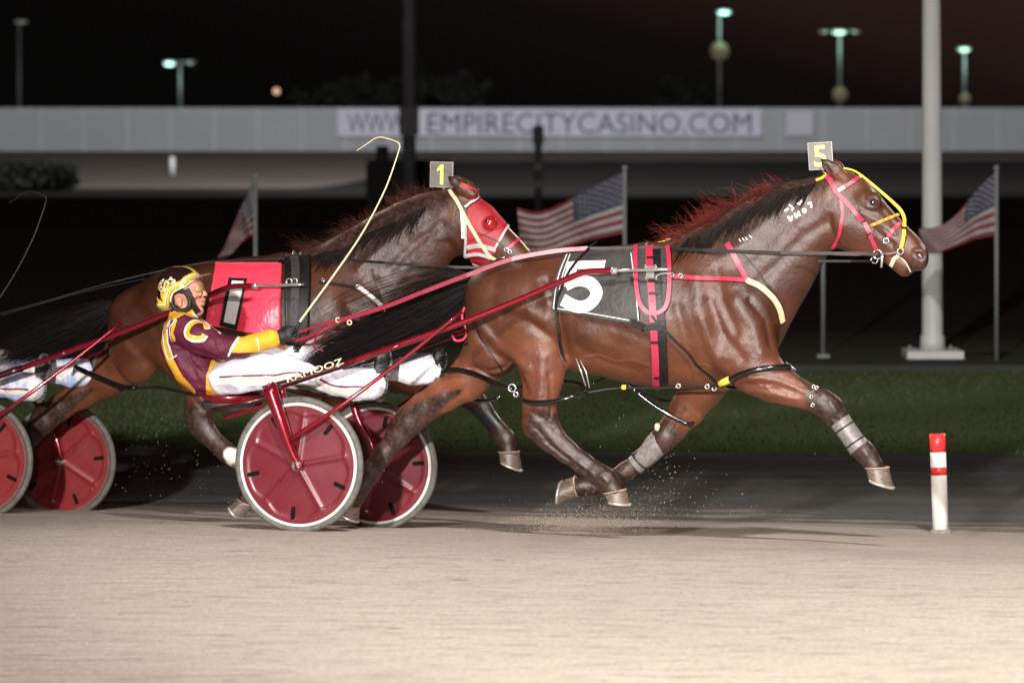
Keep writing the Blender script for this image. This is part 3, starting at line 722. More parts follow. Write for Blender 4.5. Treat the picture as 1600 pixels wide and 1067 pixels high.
for i in range(9): x = h0 + (h1 - h0) * (i + 0.5) / 9; tube(mb, [(x, D, hz), (x, D, hz + hh * 0.7)], 0.04, 6)
mb.build("stems", M['bark'], o)

def post(name, px, y0, y1, D, wpx, mat, label, cat, fs_=None):
    a = dpt(px, y1, D); b = dpt(px, y0, D); z = float(gz(a[0], D)); a[2] = min(a[2], z) if abs(a[2] - z) < 0.4 else z
    o = thing(name, label, cat, a); tubeo("shaft", [a, b], wpx / 2 * D / FPX, mat, o, 14); return o, a, b
o, a, b = post("marker_stake", 269, 249, 275, 185, 9, simple("white_stake", (0.5, 0.5, 0.48), 0.6), "small white marker stake standing on the far track", "stake")
mb = MB(); sphere(mb, b, 0.14, 10, 6); mb.build("cap", simple("stake_cap", (0.5, 0.5, 0.5), 0.5), o)
M['dark_pole'] = simple("dark_steel_pole", (0.14, 0.145, 0.15), 0.6, 0, 0.2, 3)
o, a, b = post("light_mast", 639, -330, 300, 100, 22, M['dark_pole'], "thick dark mast rising out of the top of the picture in front of the banner", "mast")
mb = MB(); c = dpt(639, 190, 100); boxm(mb, c, (0.5, 0.5, 0.7)); mb.build("junction_box", M['dark_pole'], o, smooth=False)
# dark cabinet beside the mast
a = dpt(572, 292, 108); b = dpt(692, 243, 108); z = float(gz(a[0], 108))
o = thing("utility_shed", "dark low utility shed with a stepped roof at the foot of the dark mast", "shed", ((a[0] + b[0]) / 2, 108, z))
M['shed'] = simple("dark_painted_shed", (0.026, 0.026, 0.026), 0.8)
mb = MB(); boxm(mb, ((a[0] + b[0]) / 2, 108.6, (z + b[2] - 0.25) / 2), (b[0] - a[0], 1.2, b[2] - 0.25 - z)); mb.build("wall", M['shed'], o, smooth=False)
mb = MB(); boxm(mb, ((a[0] + b[0]) / 2 + .1, 108.6, b[2] - 0.19), (b[0] - a[0] + 0.1, 1.4, 0.12)); mb.build("roof", M['shed'], o, smooth=False)
mb = MB(); boxm(mb, (dpt(596, 0, 108)[0], 108.7, b[2] + .06), (0.35, 0.4, 0.40)); mb.build("vent", M['shed'], o, smooth=False)
mb = MB(); boxm(mb, ((a[0] + b[0]) / 2, 107.97, z + 0.6), (0.7, 0.05, 1.1)); mb.build("door", simple("shed_door", (0.04, 0.038, 0.036), 0.7), o, smooth=False)
# distance marker pole with bands
D = 120; o, a, b = post("distance_pole", 841, 196, 320, D, 12, M['dark_pole'], "dark distance pole with two pale balls, in front of the banner", "pole")
mb = MB(); boxm(mb, dpt(841, 212, D), (0.35, 0.3, 0.55)); mb.build("head_box", M['dark_pole'], o, smooth=False)
for yy in (261, 288): mb = MB(); sphere(mb, dpt(841, yy, D) - np.array([0, 0.1, 0]), 0.15); mb.build("ball", simple("pale_ball", (0.45, 0.45, 0.42), 0.6), o)

# ---- tall white pole on a base plate, flags, thin poles
def gpt(px, D): p = dpt(px, 200, D); p[2] = float(gz(p[0], D)); return p
D = 43.5; M['white_pole'] = simple("white_enamelled_pole", (0.62, 0.62, 0.59), 0.4, 0, 0.1, 2, stretch=(1, 1, 0.3))
b = gpt(1457, D); o = thing("white_pole", "tall thick white pole on a flat square base plate beyond the verge", "pole", b)
s = D / FPX
tubeo("shaft", [b + ZV * 0.09, b + ZV * 0.25, b + ZV * 0.26, dpt(1454, -400, D)], [20 * s, 18.5 * s, 16 * s, 12.5 * s], M['white_pole'], o, 28)
mb = MB(); boxm(mb, b + ZV * 0.045, (88 * s, 88 * s, 0.085)); mb.build("base_plate", M['white_pole'], o, smooth=False)
for sx in (-1, 1):
    for sy in (-1, 1): mb = MB(); tube(mb, [b + np.array([sx * 32 * s, sy * 32 * s, 0.08]), b + np.array([sx * 32 * s, sy * 32 * s, 0.125])], 0.02, 6); mb.build("bolt", M['pole'], o)
M['f_red'] = simple("flag_red", (0.19, 0.02, 0.024), 0.7); M['f_white'] = simple("flag_white", (0.33, 0.32, 0.31), 0.7); M['f_blue'] = simple("flag_navy", (0.045, 0.042, 0.075), 0.7)
M['flag_pole'] = simple("grey_flag_pole", (0.20, 0.21, 0.21), 0.5, 0, 0.15, 4)
def flag(px, ytop, D, top, bot, label, wave=0.06):
    b = gpt(px, D); o = thing("flag", label, "flag", b, "flags on thin poles along the infield")
    tubeo("pole", [b, dpt(px, ytop, D)], 3.2 * D / FPX, M['flag_pole'], o, 10)
    mb = MB(); sphere(mb, dpt(px, ytop - 1, D), 0.035, 10, 6); mb.build("finial", M['flag_pole'], o)
    nu, nv = 40, 13; T = catmull(np.array(top, float), 8); B = catmull(np.array(bot, float), 8)
    rs = lambda P: np.stack([np.interp(np.linspace(0, 1, nu + 1), np.linspace(0, 1, len(P)), P[:, i]) for i in (0, 1)], 1)
    T, B = rs(T), rs(B); vs = []; fs = []; mi = []
    for j in range(nv + 1):
        for i in range(nu + 1):
            q = T[i] * (1 - j / nv) + B[i] * j / nv; u = i / nu
            vs.append(dpt(q[0], q[1] + 2.0 * math.sin(u * 9 + j * 0.2) * u, D + wave * math.sin(u * 11 + j * 0.25) * min(1, u * 3)))
    for j in range(nv):
        for i in range(nu):
            a = j * (nu + 1) + i; fs.append((a, a + 1, a + nu + 2, a + nu + 1)); mi.append(2 if (j < 7 and i < nu * 0.42) else (0 if j % 2 == 0 else 1))
    c = mesh("cloth", vs, fs, [M['f_red'], M['f_white'], M['f_blue']], o); c.data.polygons.foreach_set('material_index', mi)
    V_ = np.array(vs).reshape(nv + 1, nu + 1, 3); mb = MB()
    for r_ in range(9):
        for c_ in range(6 - r_ % 2):
            jj = 0.7 + r_ * 0.66; ii = 1.2 + (c_ + 0.5 * (r_ % 2)) * 2.7; j0, i0 = int(jj), int(ii)
            p = V_[j0, i0] * (1 - jj + j0) + V_[j0 + 1, i0] * (jj - j0); p = p + (V_[j0, i0 + 1] - V_[j0, i0]) * (ii - i0) - np.array([0, 0.004, 0])
            vv = [p + 0.014 * (1 if k % 2 == 0 else 0.42) * np.array([math.sin(k * math.pi / 5), 0, math.cos(k * math.pi / 5)]) for k in range(10)]
            mb.add(vv, [tuple(range(10))])
    mb.build("stars", M['f_white'], c, smooth=False)
flag(976, 264, 43.2, [(975, 268), (930, 290), (880, 318), (845, 330), (808, 324)], [(975, 364), (930, 374), (885, 386), (850, 398), (815, 402)], "american flag streaming left from a thin pole between the two horse heads")
flag(1557, 264, 43.0, [(1556, 268), (1530, 292), (1500, 330), (1470, 352), (1436, 356)], [(1556, 368), (1525, 374), (1495, 384), (1465, 394), (1440, 398)], "american flag at the right edge, streaming left in front of the white pole")
flag(399, 276, 43.4, [(398, 280), (388, 300), (372, 335), (355, 375), (340, 402)], [(398, 372), (390, 372), (377, 380), (360, 398), (346, 412)], "narrow furled american flag above the helmet, seen almost edge on", 0.14)
b = gpt(1286, 43.5); o = thing("thin_pole", "thin bare grey pole beyond the verge, below the muzzle of horse five", "pole", b)
tubeo("shaft", [b, dpt(1286, 300, 43.5)], 3.4 * 43.5 / FPX, M['flag_pole'], o, 10); mb = MB(); boxm(mb, b + ZV * 0.02, (0.14, 0.14, 0.04)); mb.build("foot", M['flag_pole'], o, smooth=False)

# ---- red and white pylon on the inner edge of the track
D = 23.55; b = gpt(1470, D)
py = thing("track_pylon", "red and white banded pylon standing on the inner edge of the pale track", "pylon", b)
top = dpt(1464.5, 677, D); ax = (top - b); Lp = np.linalg.norm(ax); r0 = 12.6 * D / FPX
m_w = simple("scuffed_white_plastic", (0.78, 0.74, 0.70), 0.5, 0, 0.14, 14, stretch=(1, 1, 0.3)); m_r = simple("red_reflective_band", (0.72, 0.035, 0.035), 0.35, 0, 0.1, 30)
def seg(a, b_, name, mat, rr=r0): tubeo(name, [b + ax * a, b + ax * b_], rr, mat, py, 24)
seg(-0.02, 0.995, "post", m_w); seg(0.815, 0.998, "red_band", m_r, r0 * 1.02); seg(0.585, 0.665, "red_band", m_r, r0 * 1.02)
mb = MB(); tube(mb, [b - ZV * 0.03, b + ZV * 0.025], [r0 * 1.55, r0 * 1.25], 20); mb.build("base", simple("dusty_base", (0.22, 0.18, 0.15), 0.9), py)

# ================================================================== HORSES
def hoof(parent, cor_back, cor_front, toe, heel, w, name="hoof", half=(0.048, 0.062), shoe=True):
    """hoof frustum traced in pixels: coronet line to sole line, w = absolute lateral plane"""
    cb, cf, to, he = [at(*p, w) for p in (cor_back, cor_front, toe, heel)]
    mb = MB(); n = 20; vs = []; ring_n = 7
    def ringp(A, B, hw, k):
        c = (A + B) / 2; e = (B - A) / 2; L = np.linalg.norm(e); o = []
        for i in range(n):
            t = 2 * math.pi * i / n; o.append(c + e * math.cos(t) * (1 if math.cos(t) > 0 else 0.96) + V * hw * math.sin(t) * (1 - 0.12 * math.cos(t)))
        return o
    for j in range(ring_n):
        t = j / (ring_n - 1); A = cb * (1 - t) + he * t; B = cf * (1 - t) + to * t
        vs += ringp(A, B, half[0] * (1 - t) + half[1] * t, 1)
    fs = [(j * n + i, j * n + (i + 1) % n, (j + 1) * n + (i + 1) % n, (j + 1) * n + i) for j in range(ring_n - 1) for i in range(n)]
    fs += [tuple(range(n))[::-1], tuple((ring_n - 1) * n + i for i in range(n))]
    mb.add(vs, fs); h = mb.build(name, M['hoof'], parent)
    ax = (he + to) / 2 - (cb + cf) / 2; ax = ax / np.linalg.norm(ax)
    # coronet band of pale hair and the iron on the sole
    c = (cb + cf) / 2; mb = MB(); P = [c + (q - c) * 1.03 for q in ringp(cb, cf, half[0], 1)]; tube(mb, P + [P[0]], 0.0045, 6, cap=False)
    mb.build("coronet_band", simple("pale_coronet_hair", (0.30, 0.20, 0.15), 0.7), h)
    if shoe:
        P = ringp(he + ax * 0.002, to + ax * 0.002, half[1], 1); c2 = (he + to) / 2; P = [c2 + (q - c2) * 0.96 for q in P]
        P = [P[(i + n // 2 + 2) % n] for i in range(n - 3)]
        mb = MB(); tube(mb, P, 0.0085, 6); mb.build("horseshoe", M['shoe'], h)
    return h

def build_horse(name, label, wc, groups, hc, coat, dark_pts, lines, voxel=0.0085, sock=None):
    G = [(kj, ki, [chain(c, wc) for c in chs]) for kj, ki, chs in groups]
    F = Field(G, voxel); vs, fs = F.extract(3)
    vs = relief(vs, fs, [(a, b, c * 1.1) for a, b, c in lines])
    r_ = np.random.default_rng(31); N0 = normals(vs, fs); o_ = np.zeros(len(vs))
    for fr_, am_ in ((11, .0016), (24, .0006)):
        q_ = np.zeros(len(vs))
        for _ in range(14): q_ += np.sin(vs @ (r_.normal(0, 1, 3) * fr_) + r_.uniform(0, 6.28))
        o_ += am_ * (1 - np.abs(q_) / 2.4)
    vs = vs + N0 * o_[:, None] * np.clip(np.abs(N0[:, 1:2]) * 1.4, 0, 1)
    W = wrl(vs); P = pix(W); N = normals(vs, fs)
    col = np.tile(np.array(coat, float), (len(vs), 1))
    def near(pts, wside=None):
        pts = np.array(pts, float); best = np.full(len(vs), 1e9)
        for a, b in zip(pts[:-1], pts[1:]):
            d = b[:2] - a[:2]; t = np.clip(((P - a[:2]) @ d) / (d @ d + 1e-9), 0, 1)
            r = a[2] + (b[2] - a[2]) * t; best = np.minimum(best, np.hypot(*(P - a[:2] - t[:, None] * d).T) / r)
        return best
    dk = np.zeros(len(vs))
    for pts, side in dark_pts:
        q = near(pts); m = 1 - np.clip((q - 0.75) / 1.0, 0, 1); m = m * m * (3 - 2 * m)
        if side: m = m * ((vs[:, 1] - wc) * side > -0.05)
        dk = np.maximum(dk, m)
    dk = dk[:, None]
    # coat: darker along the back, warmer on flank and belly, black points
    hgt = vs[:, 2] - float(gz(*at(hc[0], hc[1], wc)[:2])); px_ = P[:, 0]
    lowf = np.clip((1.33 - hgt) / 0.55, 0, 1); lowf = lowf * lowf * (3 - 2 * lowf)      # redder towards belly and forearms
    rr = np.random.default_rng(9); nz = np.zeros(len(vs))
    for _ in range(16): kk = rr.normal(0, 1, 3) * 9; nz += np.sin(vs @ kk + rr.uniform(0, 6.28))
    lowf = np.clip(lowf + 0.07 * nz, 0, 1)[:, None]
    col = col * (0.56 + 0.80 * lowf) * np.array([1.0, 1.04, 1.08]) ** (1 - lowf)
    mo = np.zeros(len(vs)); rr2 = np.random.default_rng(19)
    for _ in range(18): mo += np.sin(vs @ (rr2.normal(0, 1, 3) * 120) + rr2.uniform(0, 6.28))
    mo = np.clip(mo / 7 + 0.35, 0, 1)[:, None]
    col = col * (1 - dk) + (np.array([0.022, 0.011, 0.008]) * (1 - mo) + np.array([0.052, 0.027, 0.020]) * mo) * dk
    if sock is not None:
        for pts in sock:
            q = near(pts); mk = (1 - np.clip((q - 1) / 0.2, 0, 1))[:, None]; col = col * (1 - mk) + np.array([0.6, 0.55, 0.5]) * mk
    b = at(hc[0], hc[1], wc); b[2] = float(gz(b[0], b[1]))
    t = thing(name, label, "horse", b)
    body = mesh("body", W, fs, M['coat'], t, col=col)
    return t, body, Skin(W, fs, wc), vs, fs

W5 = 0.63
legA = [(1150, 492, 62, -.12, .62), (1163, 540, 50, -.14, .66), (1180, 575, 40, -.15, .7), (1208, 597, 30, -.16, .72), (1236, 609, 22.5, -.16, .72), (1262, 619, 18.5, -.16, .75), (1284, 627, 18.5, -.16, .85), (1298, 638, 19, -.16, .85), (1309, 653, 15.5, -.16, .8), (1325, 676, 13.2, -.16, .75), (1340, 696, 13.5, -.16, .8), (1351, 706, 15, -.16, .85), (1360, 718, 12.5, -.16, .9), (1368, 729, 14.5, -.16, .95)]
legB = [(1120, 560, 48, .12, .7), (1096, 604, 34, .14, .75), (1074, 640, 26, .15, .75), (1052, 668, 20, .15, .75), (1037, 685, 18.5, .15, .85), (1024, 698, 15.5, .15, .8), (1003, 716, 13, .15, .75), (978, 736, 13, .15, .75), (955, 750, 14.5, .15, .85), (932, 759, 12, .15, .85), (912, 760, 12.5, .15, .9), (902, 761, 14, .15, .95)]
legC = [(835, 478, 72, -.09, .62), (838, 515, 58, -.12, .62), (846, 552, 42, -.145, .64), (848, 585, 33, -.155, .7), (845, 615, 27, -.16, .72), (842, 640, 24.5, -.16, .7), (846, 662, 24.5, -.16, .62), (860, 683, 20, -.16, .62), (884, 704, 16.5, -.16, .7), (910, 723, 15, -.16, .75), (934, 740, 16, -.16, .8), (947, 749, 16.5, -.16, .85), (955, 759, 14, -.16, .9), (961, 767, 15.5, -.16, .95)]
hockC = [(846, 655, 14, -.16, .7), (829, 666, 12.5, -.16, .65)]
legD = [(800, 500, 60, .09, .65), (768, 548, 42, .13, .66), (730, 594, 31, .15, .7), (695, 616, 25, .155, .7), (662, 637, 22, .16, .7), (640, 656, 22, .16, .65), (622, 680, 17, .16, .65), (598, 710, 14.5, .16, .72), (578, 738, 15.5, .16, .8), (564, 758, 15, .16, .85), (556, 774, 13, .16, .9), (550, 784, 15, .16, .95)]
buttN = [(790, 475, 62, -.08, .65), (775, 515, 46, -.09, .6), (770, 548, 37, -.09, .55)]
torso = [(792, 470, 66, 0, .98), (840, 472, 74, 0, 1.0), (890, 479, 86, 0, .92), (950, 488, 98, 0, .88), (1010, 493, 106, 0, .84), (1060, 496, 108, 0, .78), (1108, 494, 106, 0, .70), (1148, 492, 84, 0, .72), (1175, 500, 50, 0, 1.05)]
stifle = [(838, 520, 40, -.14, .7), (864, 540, 30, -.15, .7)]
flank = [(880, 510, 60, 0, .9), (905, 520, 58, 0, 1.0)]
withers = [(960, 412, 24, 0, 1), (1010, 405, 22, 0, 1), (1060, 399, 21, 0, 1), (1104, 384, 24, 0, .8)]
neck = [(1108, 455, 92, 0, .56), (1142, 446, 92, 0, .48), (1172, 424, 88, 0, .42), (1203, 391, 76, 0, .42), (1232, 361, 63, 0, .44), (1258, 340, 53, 0, .46), (1288, 322, 42, 0, .55)]
head = [(1300, 312, 34, 0, .72), (1322, 334, 44, 0, .56), (1343, 345, 41, 0, .60), (1366, 352, 34, 0, .62), (1392, 369, 26.5, 0, .68), (1414, 385, 23, 0, .78), (1430, 398, 20.5, 0, .9)]
jaw = [(1320, 350, 34, 0, .62), (1338, 360, 32, 0, .58), (1362, 375, 22, 0, .6), (1390, 393, 16, 0, .7), (1408, 410, 15, 0, .8)]
chin = [(1398, 400, 14, 0, .9), (1414, 418, 14.5, 0, .95)]
fore5 = [(1317, 291, 27, 0, .6), (1340, 306, 24, 0, .75), (1358, 322, 22, 0, .85)]
lip = [(1424, 404, 14, 0, 1.1), (1436, 410, 13, 0, 1.1)]
brow = [(1352, 312, 14, -.055, .75), (1366, 312, 12, -.07, .6)]
brow2 = [(1352, 312, 14, .055, .75), (1366, 312, 12, .07, .6)]
earN = [(1320, 280, 9.5, -.045, .7), (1303, 266, 11.5, -.06, .55), (1292, 257, 7.5, -.065, .5), (1282, 248, 2.2, -.065, .6)]
earF = [(1322, 278, 9.5, .045, .7), (1306, 262, 11, .06, .55), (1294, 251, 7.5, .065, .5), (1286, 243, 2.2, .065, .6)]
nost = [(1436, 397, 9.5, -.05, .6), (1441, 401, 8, -.05, .6)]; nostf = [(1436, 397, 9.5, .05, .6), (1441, 401, 8, .05, .6)]
groups5 = [(0, .045, [torso, withers, neck, flank]), (.035, .028, [head, fore5, jaw, chin, lip, brow, brow2, nost, nostf]), (.012, .01, [earN, earF]),
           (.05, .03, [buttN]), (.04, .03, [legC, stifle, hockC]), (.04, .03, [legA]), (.035, .03, [legB]), (.035, .03, [legD])]
# relief lines traced from the photograph: (points, sigma px, metres; negative = groove)
rel5 = [
 ([(800, 575), (812, 590), (822, 612)], 6, -.012), ([(741, 500), (760, 520), (790, 548), (822, 575)], 7, .010), ([(735, 575), (762, 583), (790, 577)], 5, -.016),
 ([(745, 520), (770, 550), (800, 572)], 6, -.010), ([(786, 492), (830, 505), (862, 530), (876, 556)], 8, -.012), ([(780, 470), (820, 482), (850, 500)], 9, .010),
 ([(855, 440), (868, 470), (874, 510), (884, 555)], 9, -.014), ([(820, 420), (845, 440), (860, 470)], 12, .010),
 ([(848, 560), (846, 600), (842, 640)], 8, .006), ([(858, 585), (862, 620), (860, 650)], 4, -.006), ([(828, 640), (850, 655), (868, 672)], 5, -.006), ([(838, 668), (856, 690), (890, 716)], 3.5, -.005),
 ([(905, 520), (960, 545), (1000, 560)], 10, .006), ([(900, 540), (950, 566), (1000, 580)], 7, -.006), ([(925, 505), (975, 515), (1012, 530)], 8, -.004),
 ([(1058, 480), (1075, 540), (1092, 590)], 9, -.010), ([(1085, 440), (1095, 500), (1120, 560)], 12, .008), ([(1120, 420), (1128, 470), (1150, 520)], 8, -.008),
 ([(1110, 470), (1128, 520), (1160, 560)], 9, -.010), ([(1100, 500), (1112, 540), (1130, 575)], 12, .014), ([(1150, 470), (1178, 510), (1190, 550)], 11, .012),
 ([(1128, 590), (1150, 598), (1180, 592)], 6, .008), ([(1172, 470), (1196, 500), (1205, 540)], 6, -.010),
 ([(1160, 598), (1200, 602), (1240, 612)], 4.5, -.006), ([(1170, 588), (1215, 594), (1258, 612)], 4, .006), ([(1165, 610), (1205, 616), (1245, 624)], 4, .006),
 ([(1310, 655), (1335, 690)], 2.5, -.004), ([(1068, 640), (1044, 675)], 4, -.006),
 ([(1150, 420), (1190, 385), (1230, 352), (1262, 322)], 11, -.004), ([(1176, 448), (1222, 405), (1258, 368), (1288, 350)], 9, -.007), ([(1120, 410), (1165, 375), (1210, 335), (1250, 305)], 11, .005),
 ([(1296, 340), (1300, 362), (1306, 380)], 5, -.008), ([(1316, 352)], 15, .008), ([(1345, 332), (1372, 345), (1400, 366)], 3.5, .006), ([(1340, 342), (1365, 358), (1395, 382)], 4.5, -.006),
 ([(1378, 330), (1400, 352)], 5, -.005), ([(1363, 317)], 4.2, -.006), ([(1356, 309), (1366, 308), (1374, 314)], 2.5, .006), ([(1354, 323), (1364, 326), (1373, 323)], 2.2, .004),
 ([(1393, 403), (1405, 402), (1414, 408), (1424, 420), (1432, 428)], 2.2, -.008), ([(1436, 398), (1440, 402)], 4.0, -.020), ([(1430, 392), (1444, 392)], 3, .006),
 ([(1300, 280), (1290, 260)], 3.0, -.008),
 ([(905, 560), (935, 556), (962, 566), (990, 562), (1015, 572)], 1.9, .004), ([(1070, 560), (1085, 572), (1102, 570), (1120, 580)], 1.8, .003), ([(1098, 520), (1104, 545), (1098, 570)], 1.8, .003),
 ([(1175, 596), (1190, 604), (1212, 604), (1232, 614)], 1.6, .0035), ([(1196, 604), (1206, 612), (1222, 617)], 1.6, .003), ([(856, 600), (853, 625), (858, 650)], 1.8, .003), ([(1350, 348), (1362, 358), (1366, 372)], 1.5, .003), ([(1376, 352), (1386, 366), (1398, 376)], 1.5, .0025),
 ([(862, 692), (890, 713), (925, 738)], 2.2, .004), ([(852, 690), (880, 712), (915, 738)], 2.2, -.004), ([(1316, 668), (1338, 698)], 2.2, -.004), ([(1296, 628), (1306, 642)], 4, .004), ([(1302, 652), (1312, 664)], 3, -.003),
 ([(822, 662), (832, 676)], 4, .004), ([(940, 742), (950, 752)], 4, .004), ([(1348, 700), (1356, 712)], 4, .004)]
dark5 = [([(1286, 628, 24), (1310, 655, 20), (1345, 700, 22), (1370, 730, 22)], 0), ([(1034, 688, 24), (1000, 718, 20), (955, 750, 22), (900, 760, 22)], 1),
         ([(848, 668, 26), (870, 695, 22), (910, 722, 20), (960, 765, 24)], -1), ([(722, 610, 2), (690, 625, 8), (640, 660, 23), (600, 708, 24), (552, 785, 26)], 1), ([(1440, 402, 9), (1425, 424, 8)], 0), ([(1282, 248, 6), (1300, 262, 6)], 0), ([(1363, 317, 7), (1363, 318, 7)], 0), ([(1060, 380, 12), (1118, 362, 22), (1165, 334, 24), (1205, 312, 22), (1240, 300, 16), (1285, 286, 10)], 0)]
h5, body5, S5, _, _ = build_horse("horse", "dark bay racehorse with a 5 on its black saddle cloth, nearest the camera", W5, groups5, (1000, 800), (0.098, 0.033, 0.0165), dark5, rel5)
hoof(h5, (943, 771), (978, 764), (985, 788), (949, 783), W5 - .16)
hoof(h5, (1352, 731), (1389, 730), (1397, 762), (1356, 748), W5 - .16)
hoof(h5, (904, 776), (898, 744), (878, 751), (873, 791), W5 + .15)
hoof(h5, (540, 778), (562, 790), (560, 815), (530, 800), W5 + .16)
for s in (-1, 1):
    e, n_ = S5.hit(1363, 317, -0.012) if s < 0 else (None, None)
    if s > 0: q = loc3(e0); q[1] = 2 * W5 - q[1]; e = wrl(q)
    e0 = e; mb = MB(); sphere(mb, e, 0.021, 18, 12); ey = mb.build("eye", M['eye'], h5)
mb = MB(); P, n_ = S5.hit(1437, 399, 0.001)
sphere(mb, P + V * 0.004, (0.016, 0.007, 0.018), 14, 8); mb.build("nostril", M['pink_nose'], h5)

def mane(parent, skin, crest, wc, seed, nstr, dirpx, lmin, lmax, tipcol, rootcol, wild=1.0, rad=0.0016, side_dw=0.0, zdrop=0.0, name="mane"):
    rg = np.random.default_rng(seed); C = catmull(np.array(crest, float), 10); s = rg.uniform(0, 1, nstr)
    # strands gather into locks
    nl = max(8, nstr // 30); lk = rg.uniform(0, 1, nl); li = rg.integers(0, nl, nstr)
    s = np.clip(0.75 * lk[li] + 0.25 * s + rg.normal(0, .008, nstr), 0, 1)
    ld = rg.normal(0, 1, (nl, 3)) * 0.42 * wild; ll = rg.uniform(0.25, 1, nl) ** 1.3
    x = np.interp(s, np.linspace(0, 1, len(C)), C[:, 0]); y = np.interp(s, np.linspace(0, 1, len(C)), C[:, 1])
    R = np.array([at(a, b, wc + rg.normal(0, 0.018)) for a, b in zip(x, y)])
    d = at(crest[0][0] + dirpx[0], crest[0][1] + dirpx[1], wc) - at(crest[0][0], crest[0][1], wc); d /= np.linalg.norm(d)
    Dv = d[None] + ld[li] + rg.normal(0, 0.09, (nstr, 3)) * wild
    L = (lmin + (lmax - lmin) * ll[li]) * rg.uniform(0.6, 1.1, nstr)
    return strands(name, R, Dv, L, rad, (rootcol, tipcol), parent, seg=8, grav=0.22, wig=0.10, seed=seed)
def neckhair(parent, skin, crest, seed, n, drop, name="mane_fall", col=((0.013, 0.008, 0.0065), (0.03, 0.018, 0.014)), dd=(-0.75, 0.75)):
    """mane lying on the near side of the neck"""
    rg = np.random.default_rng(seed); C = catmull(np.array(crest, float), 10); V_ = []; F_ = []; cc = []; k = 0; nl = 40; lk = rg.uniform(0, 1, nl); la = rg.normal(0, .25, nl)
    for i in range(n):
        j = rg.integers(0, nl); s = np.clip(lk[j] + rg.normal(0, .02), 0, 1); x = np.interp(s, np.linspace(0, 1, len(C)), C[:, 0]); y = np.interp(s, np.linspace(0, 1, len(C)), C[:, 1])
        an = math.atan2(dd[1], dd[0]) + la[j] + rg.normal(0, .12); L = drop * rg.uniform(0.35, 1.1); m = 6; prev = None
        up = rg.uniform(0.003, 0.016)
        for q in range(m):
            t = q / (m - 1); px = x + math.cos(an) * L * t; py = y + math.sin(an) * L * t + 3 * t * t
            p, nn = skin.hit(px, py, up * (1 - 0.4 * t)); r = 0.0022 * (1 - .8 * t); a = np.cross(nn, [math.cos(an), 0, -math.sin(an)]); a /= np.linalg.norm(a) + 1e-9
            V_ += [p - a * r, p + nn * r, p + a * r]
            if q: 
                for z in range(3): F_.append((k - 3 + z, k - 3 + (z + 1) % 3, k + (z + 1) % 3, k + z))
            k += 3; cc += [np.array(col[0]) * rg.uniform(.5, 2.0)] * 3
    return mesh(name, V_, F_, M['hair'], parent, col=np.array(cc))
crest5 = [(1044, 380), (1085, 366), (1118, 352), (1160, 325), (1202, 303), (1236, 292), (1268, 284)]
mane(h5, S5, crest5[:5], W5, 11, 800, (-52, -22), .05, .22, (0.36, 0.055, 0.034), (0.014, 0.008, 0.007), wild=1.15)  # red tips: glow of the backlight put into the hair colour
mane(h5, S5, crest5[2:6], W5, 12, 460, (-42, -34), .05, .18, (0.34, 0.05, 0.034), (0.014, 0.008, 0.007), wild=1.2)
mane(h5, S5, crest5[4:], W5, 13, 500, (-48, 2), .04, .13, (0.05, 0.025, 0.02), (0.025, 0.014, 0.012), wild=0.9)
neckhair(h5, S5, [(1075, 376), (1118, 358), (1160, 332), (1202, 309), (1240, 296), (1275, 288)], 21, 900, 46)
mane(h5, S5, [(1270, 284), (1295, 282)], W5, 14, 160, (-30, -22), .03, .08, (0.10, 0.05, 0.03), (0.03, 0.016, 0.014))

def tail(parent, dock, wc, n, path, spread, seed, name="tail"):
    rg = np.random.default_rng(seed); Pc = catmull(np.array(path, float), 6); m = len(Pc); V_ = np.zeros((n, m, 3, 3)); t = np.linspace(0, 1, m)
    nl = 34; off = rg.normal(0, 1, (nl, 2)); li = rg.integers(0, nl, n)
    o = off[li] * 0.8 + rg.normal(0, .35, (n, 2)); L = rg.uniform(0.55, 1.0, n); ph = rg.uniform(0, 6.28, n); wd = rg.normal(0, 1, n)
    sp = np.interp(t, np.linspace(0, 1, len(spread)), spread)
    for i in range(n):
        tt = t * L[i]; x = np.interp(tt, t, Pc[:, 0]); y = np.interp(tt, t, Pc[:, 1]); sp_i = np.interp(tt, t, sp)
        gx = np.gradient(Pc[:, 0]).mean(); gy = np.gradient(Pc[:, 1]).mean(); g = np.array([-gy, gx]); g /= np.linalg.norm(g)
        x = x + g[0] * o[i, 0] * sp_i + 4 * tt * np.sin(ph[i] + 5 * tt); y = y + g[1] * o[i, 0] * sp_i + 4 * tt * np.cos(ph[i] + 4 * tt)
        D = depth(x, wc + 0.035 * o[i, 1] * (0.4 + 2 * tt)); P = np.stack([(x - HX) / FPX * D, D, HCAM - (y - HY) * D / FPX], 1)
        r = 0.0019 * (1 - 0.8 * t)
        V_[i] = np.stack([P + r[:, None] * np.array([0, math.cos(q), math.sin(q)]) for q in (0.3, 2.4, 4.5)], 1)
    base = (np.arange(n)[:, None] * m * 3 + np.arange(m - 1)[None] * 3).ravel()
    fs = np.concatenate([np.stack([base + j, base + (j + 1) % 3, base + 3 + (j + 1) % 3, base + 3 + j], 1) for j in range(3)])
    c = np.repeat(np.array([[0.009, 0.0065, 0.006]]) * rg.uniform(.4, 2.4, (n, 1)), m * 3, 0)
    return mesh(name, V_.reshape(-1, 3), fs, M['hair'], parent, col=c)
tail(h5, None, W5, 500, [(742, 445), (712, 460), (670, 484), (620, 505), (560, 528), (500, 556), (450, 588)], [9, 24, 34, 36, 34, 28, 20], 33, name="tail_wisps")
tail(h5, None, W5, 1500, [(742, 445), (712, 462), (670, 488), (620, 512), (560, 538), (505, 560), (462, 585)], [7, 16, 22, 22, 20, 15, 9], 31)
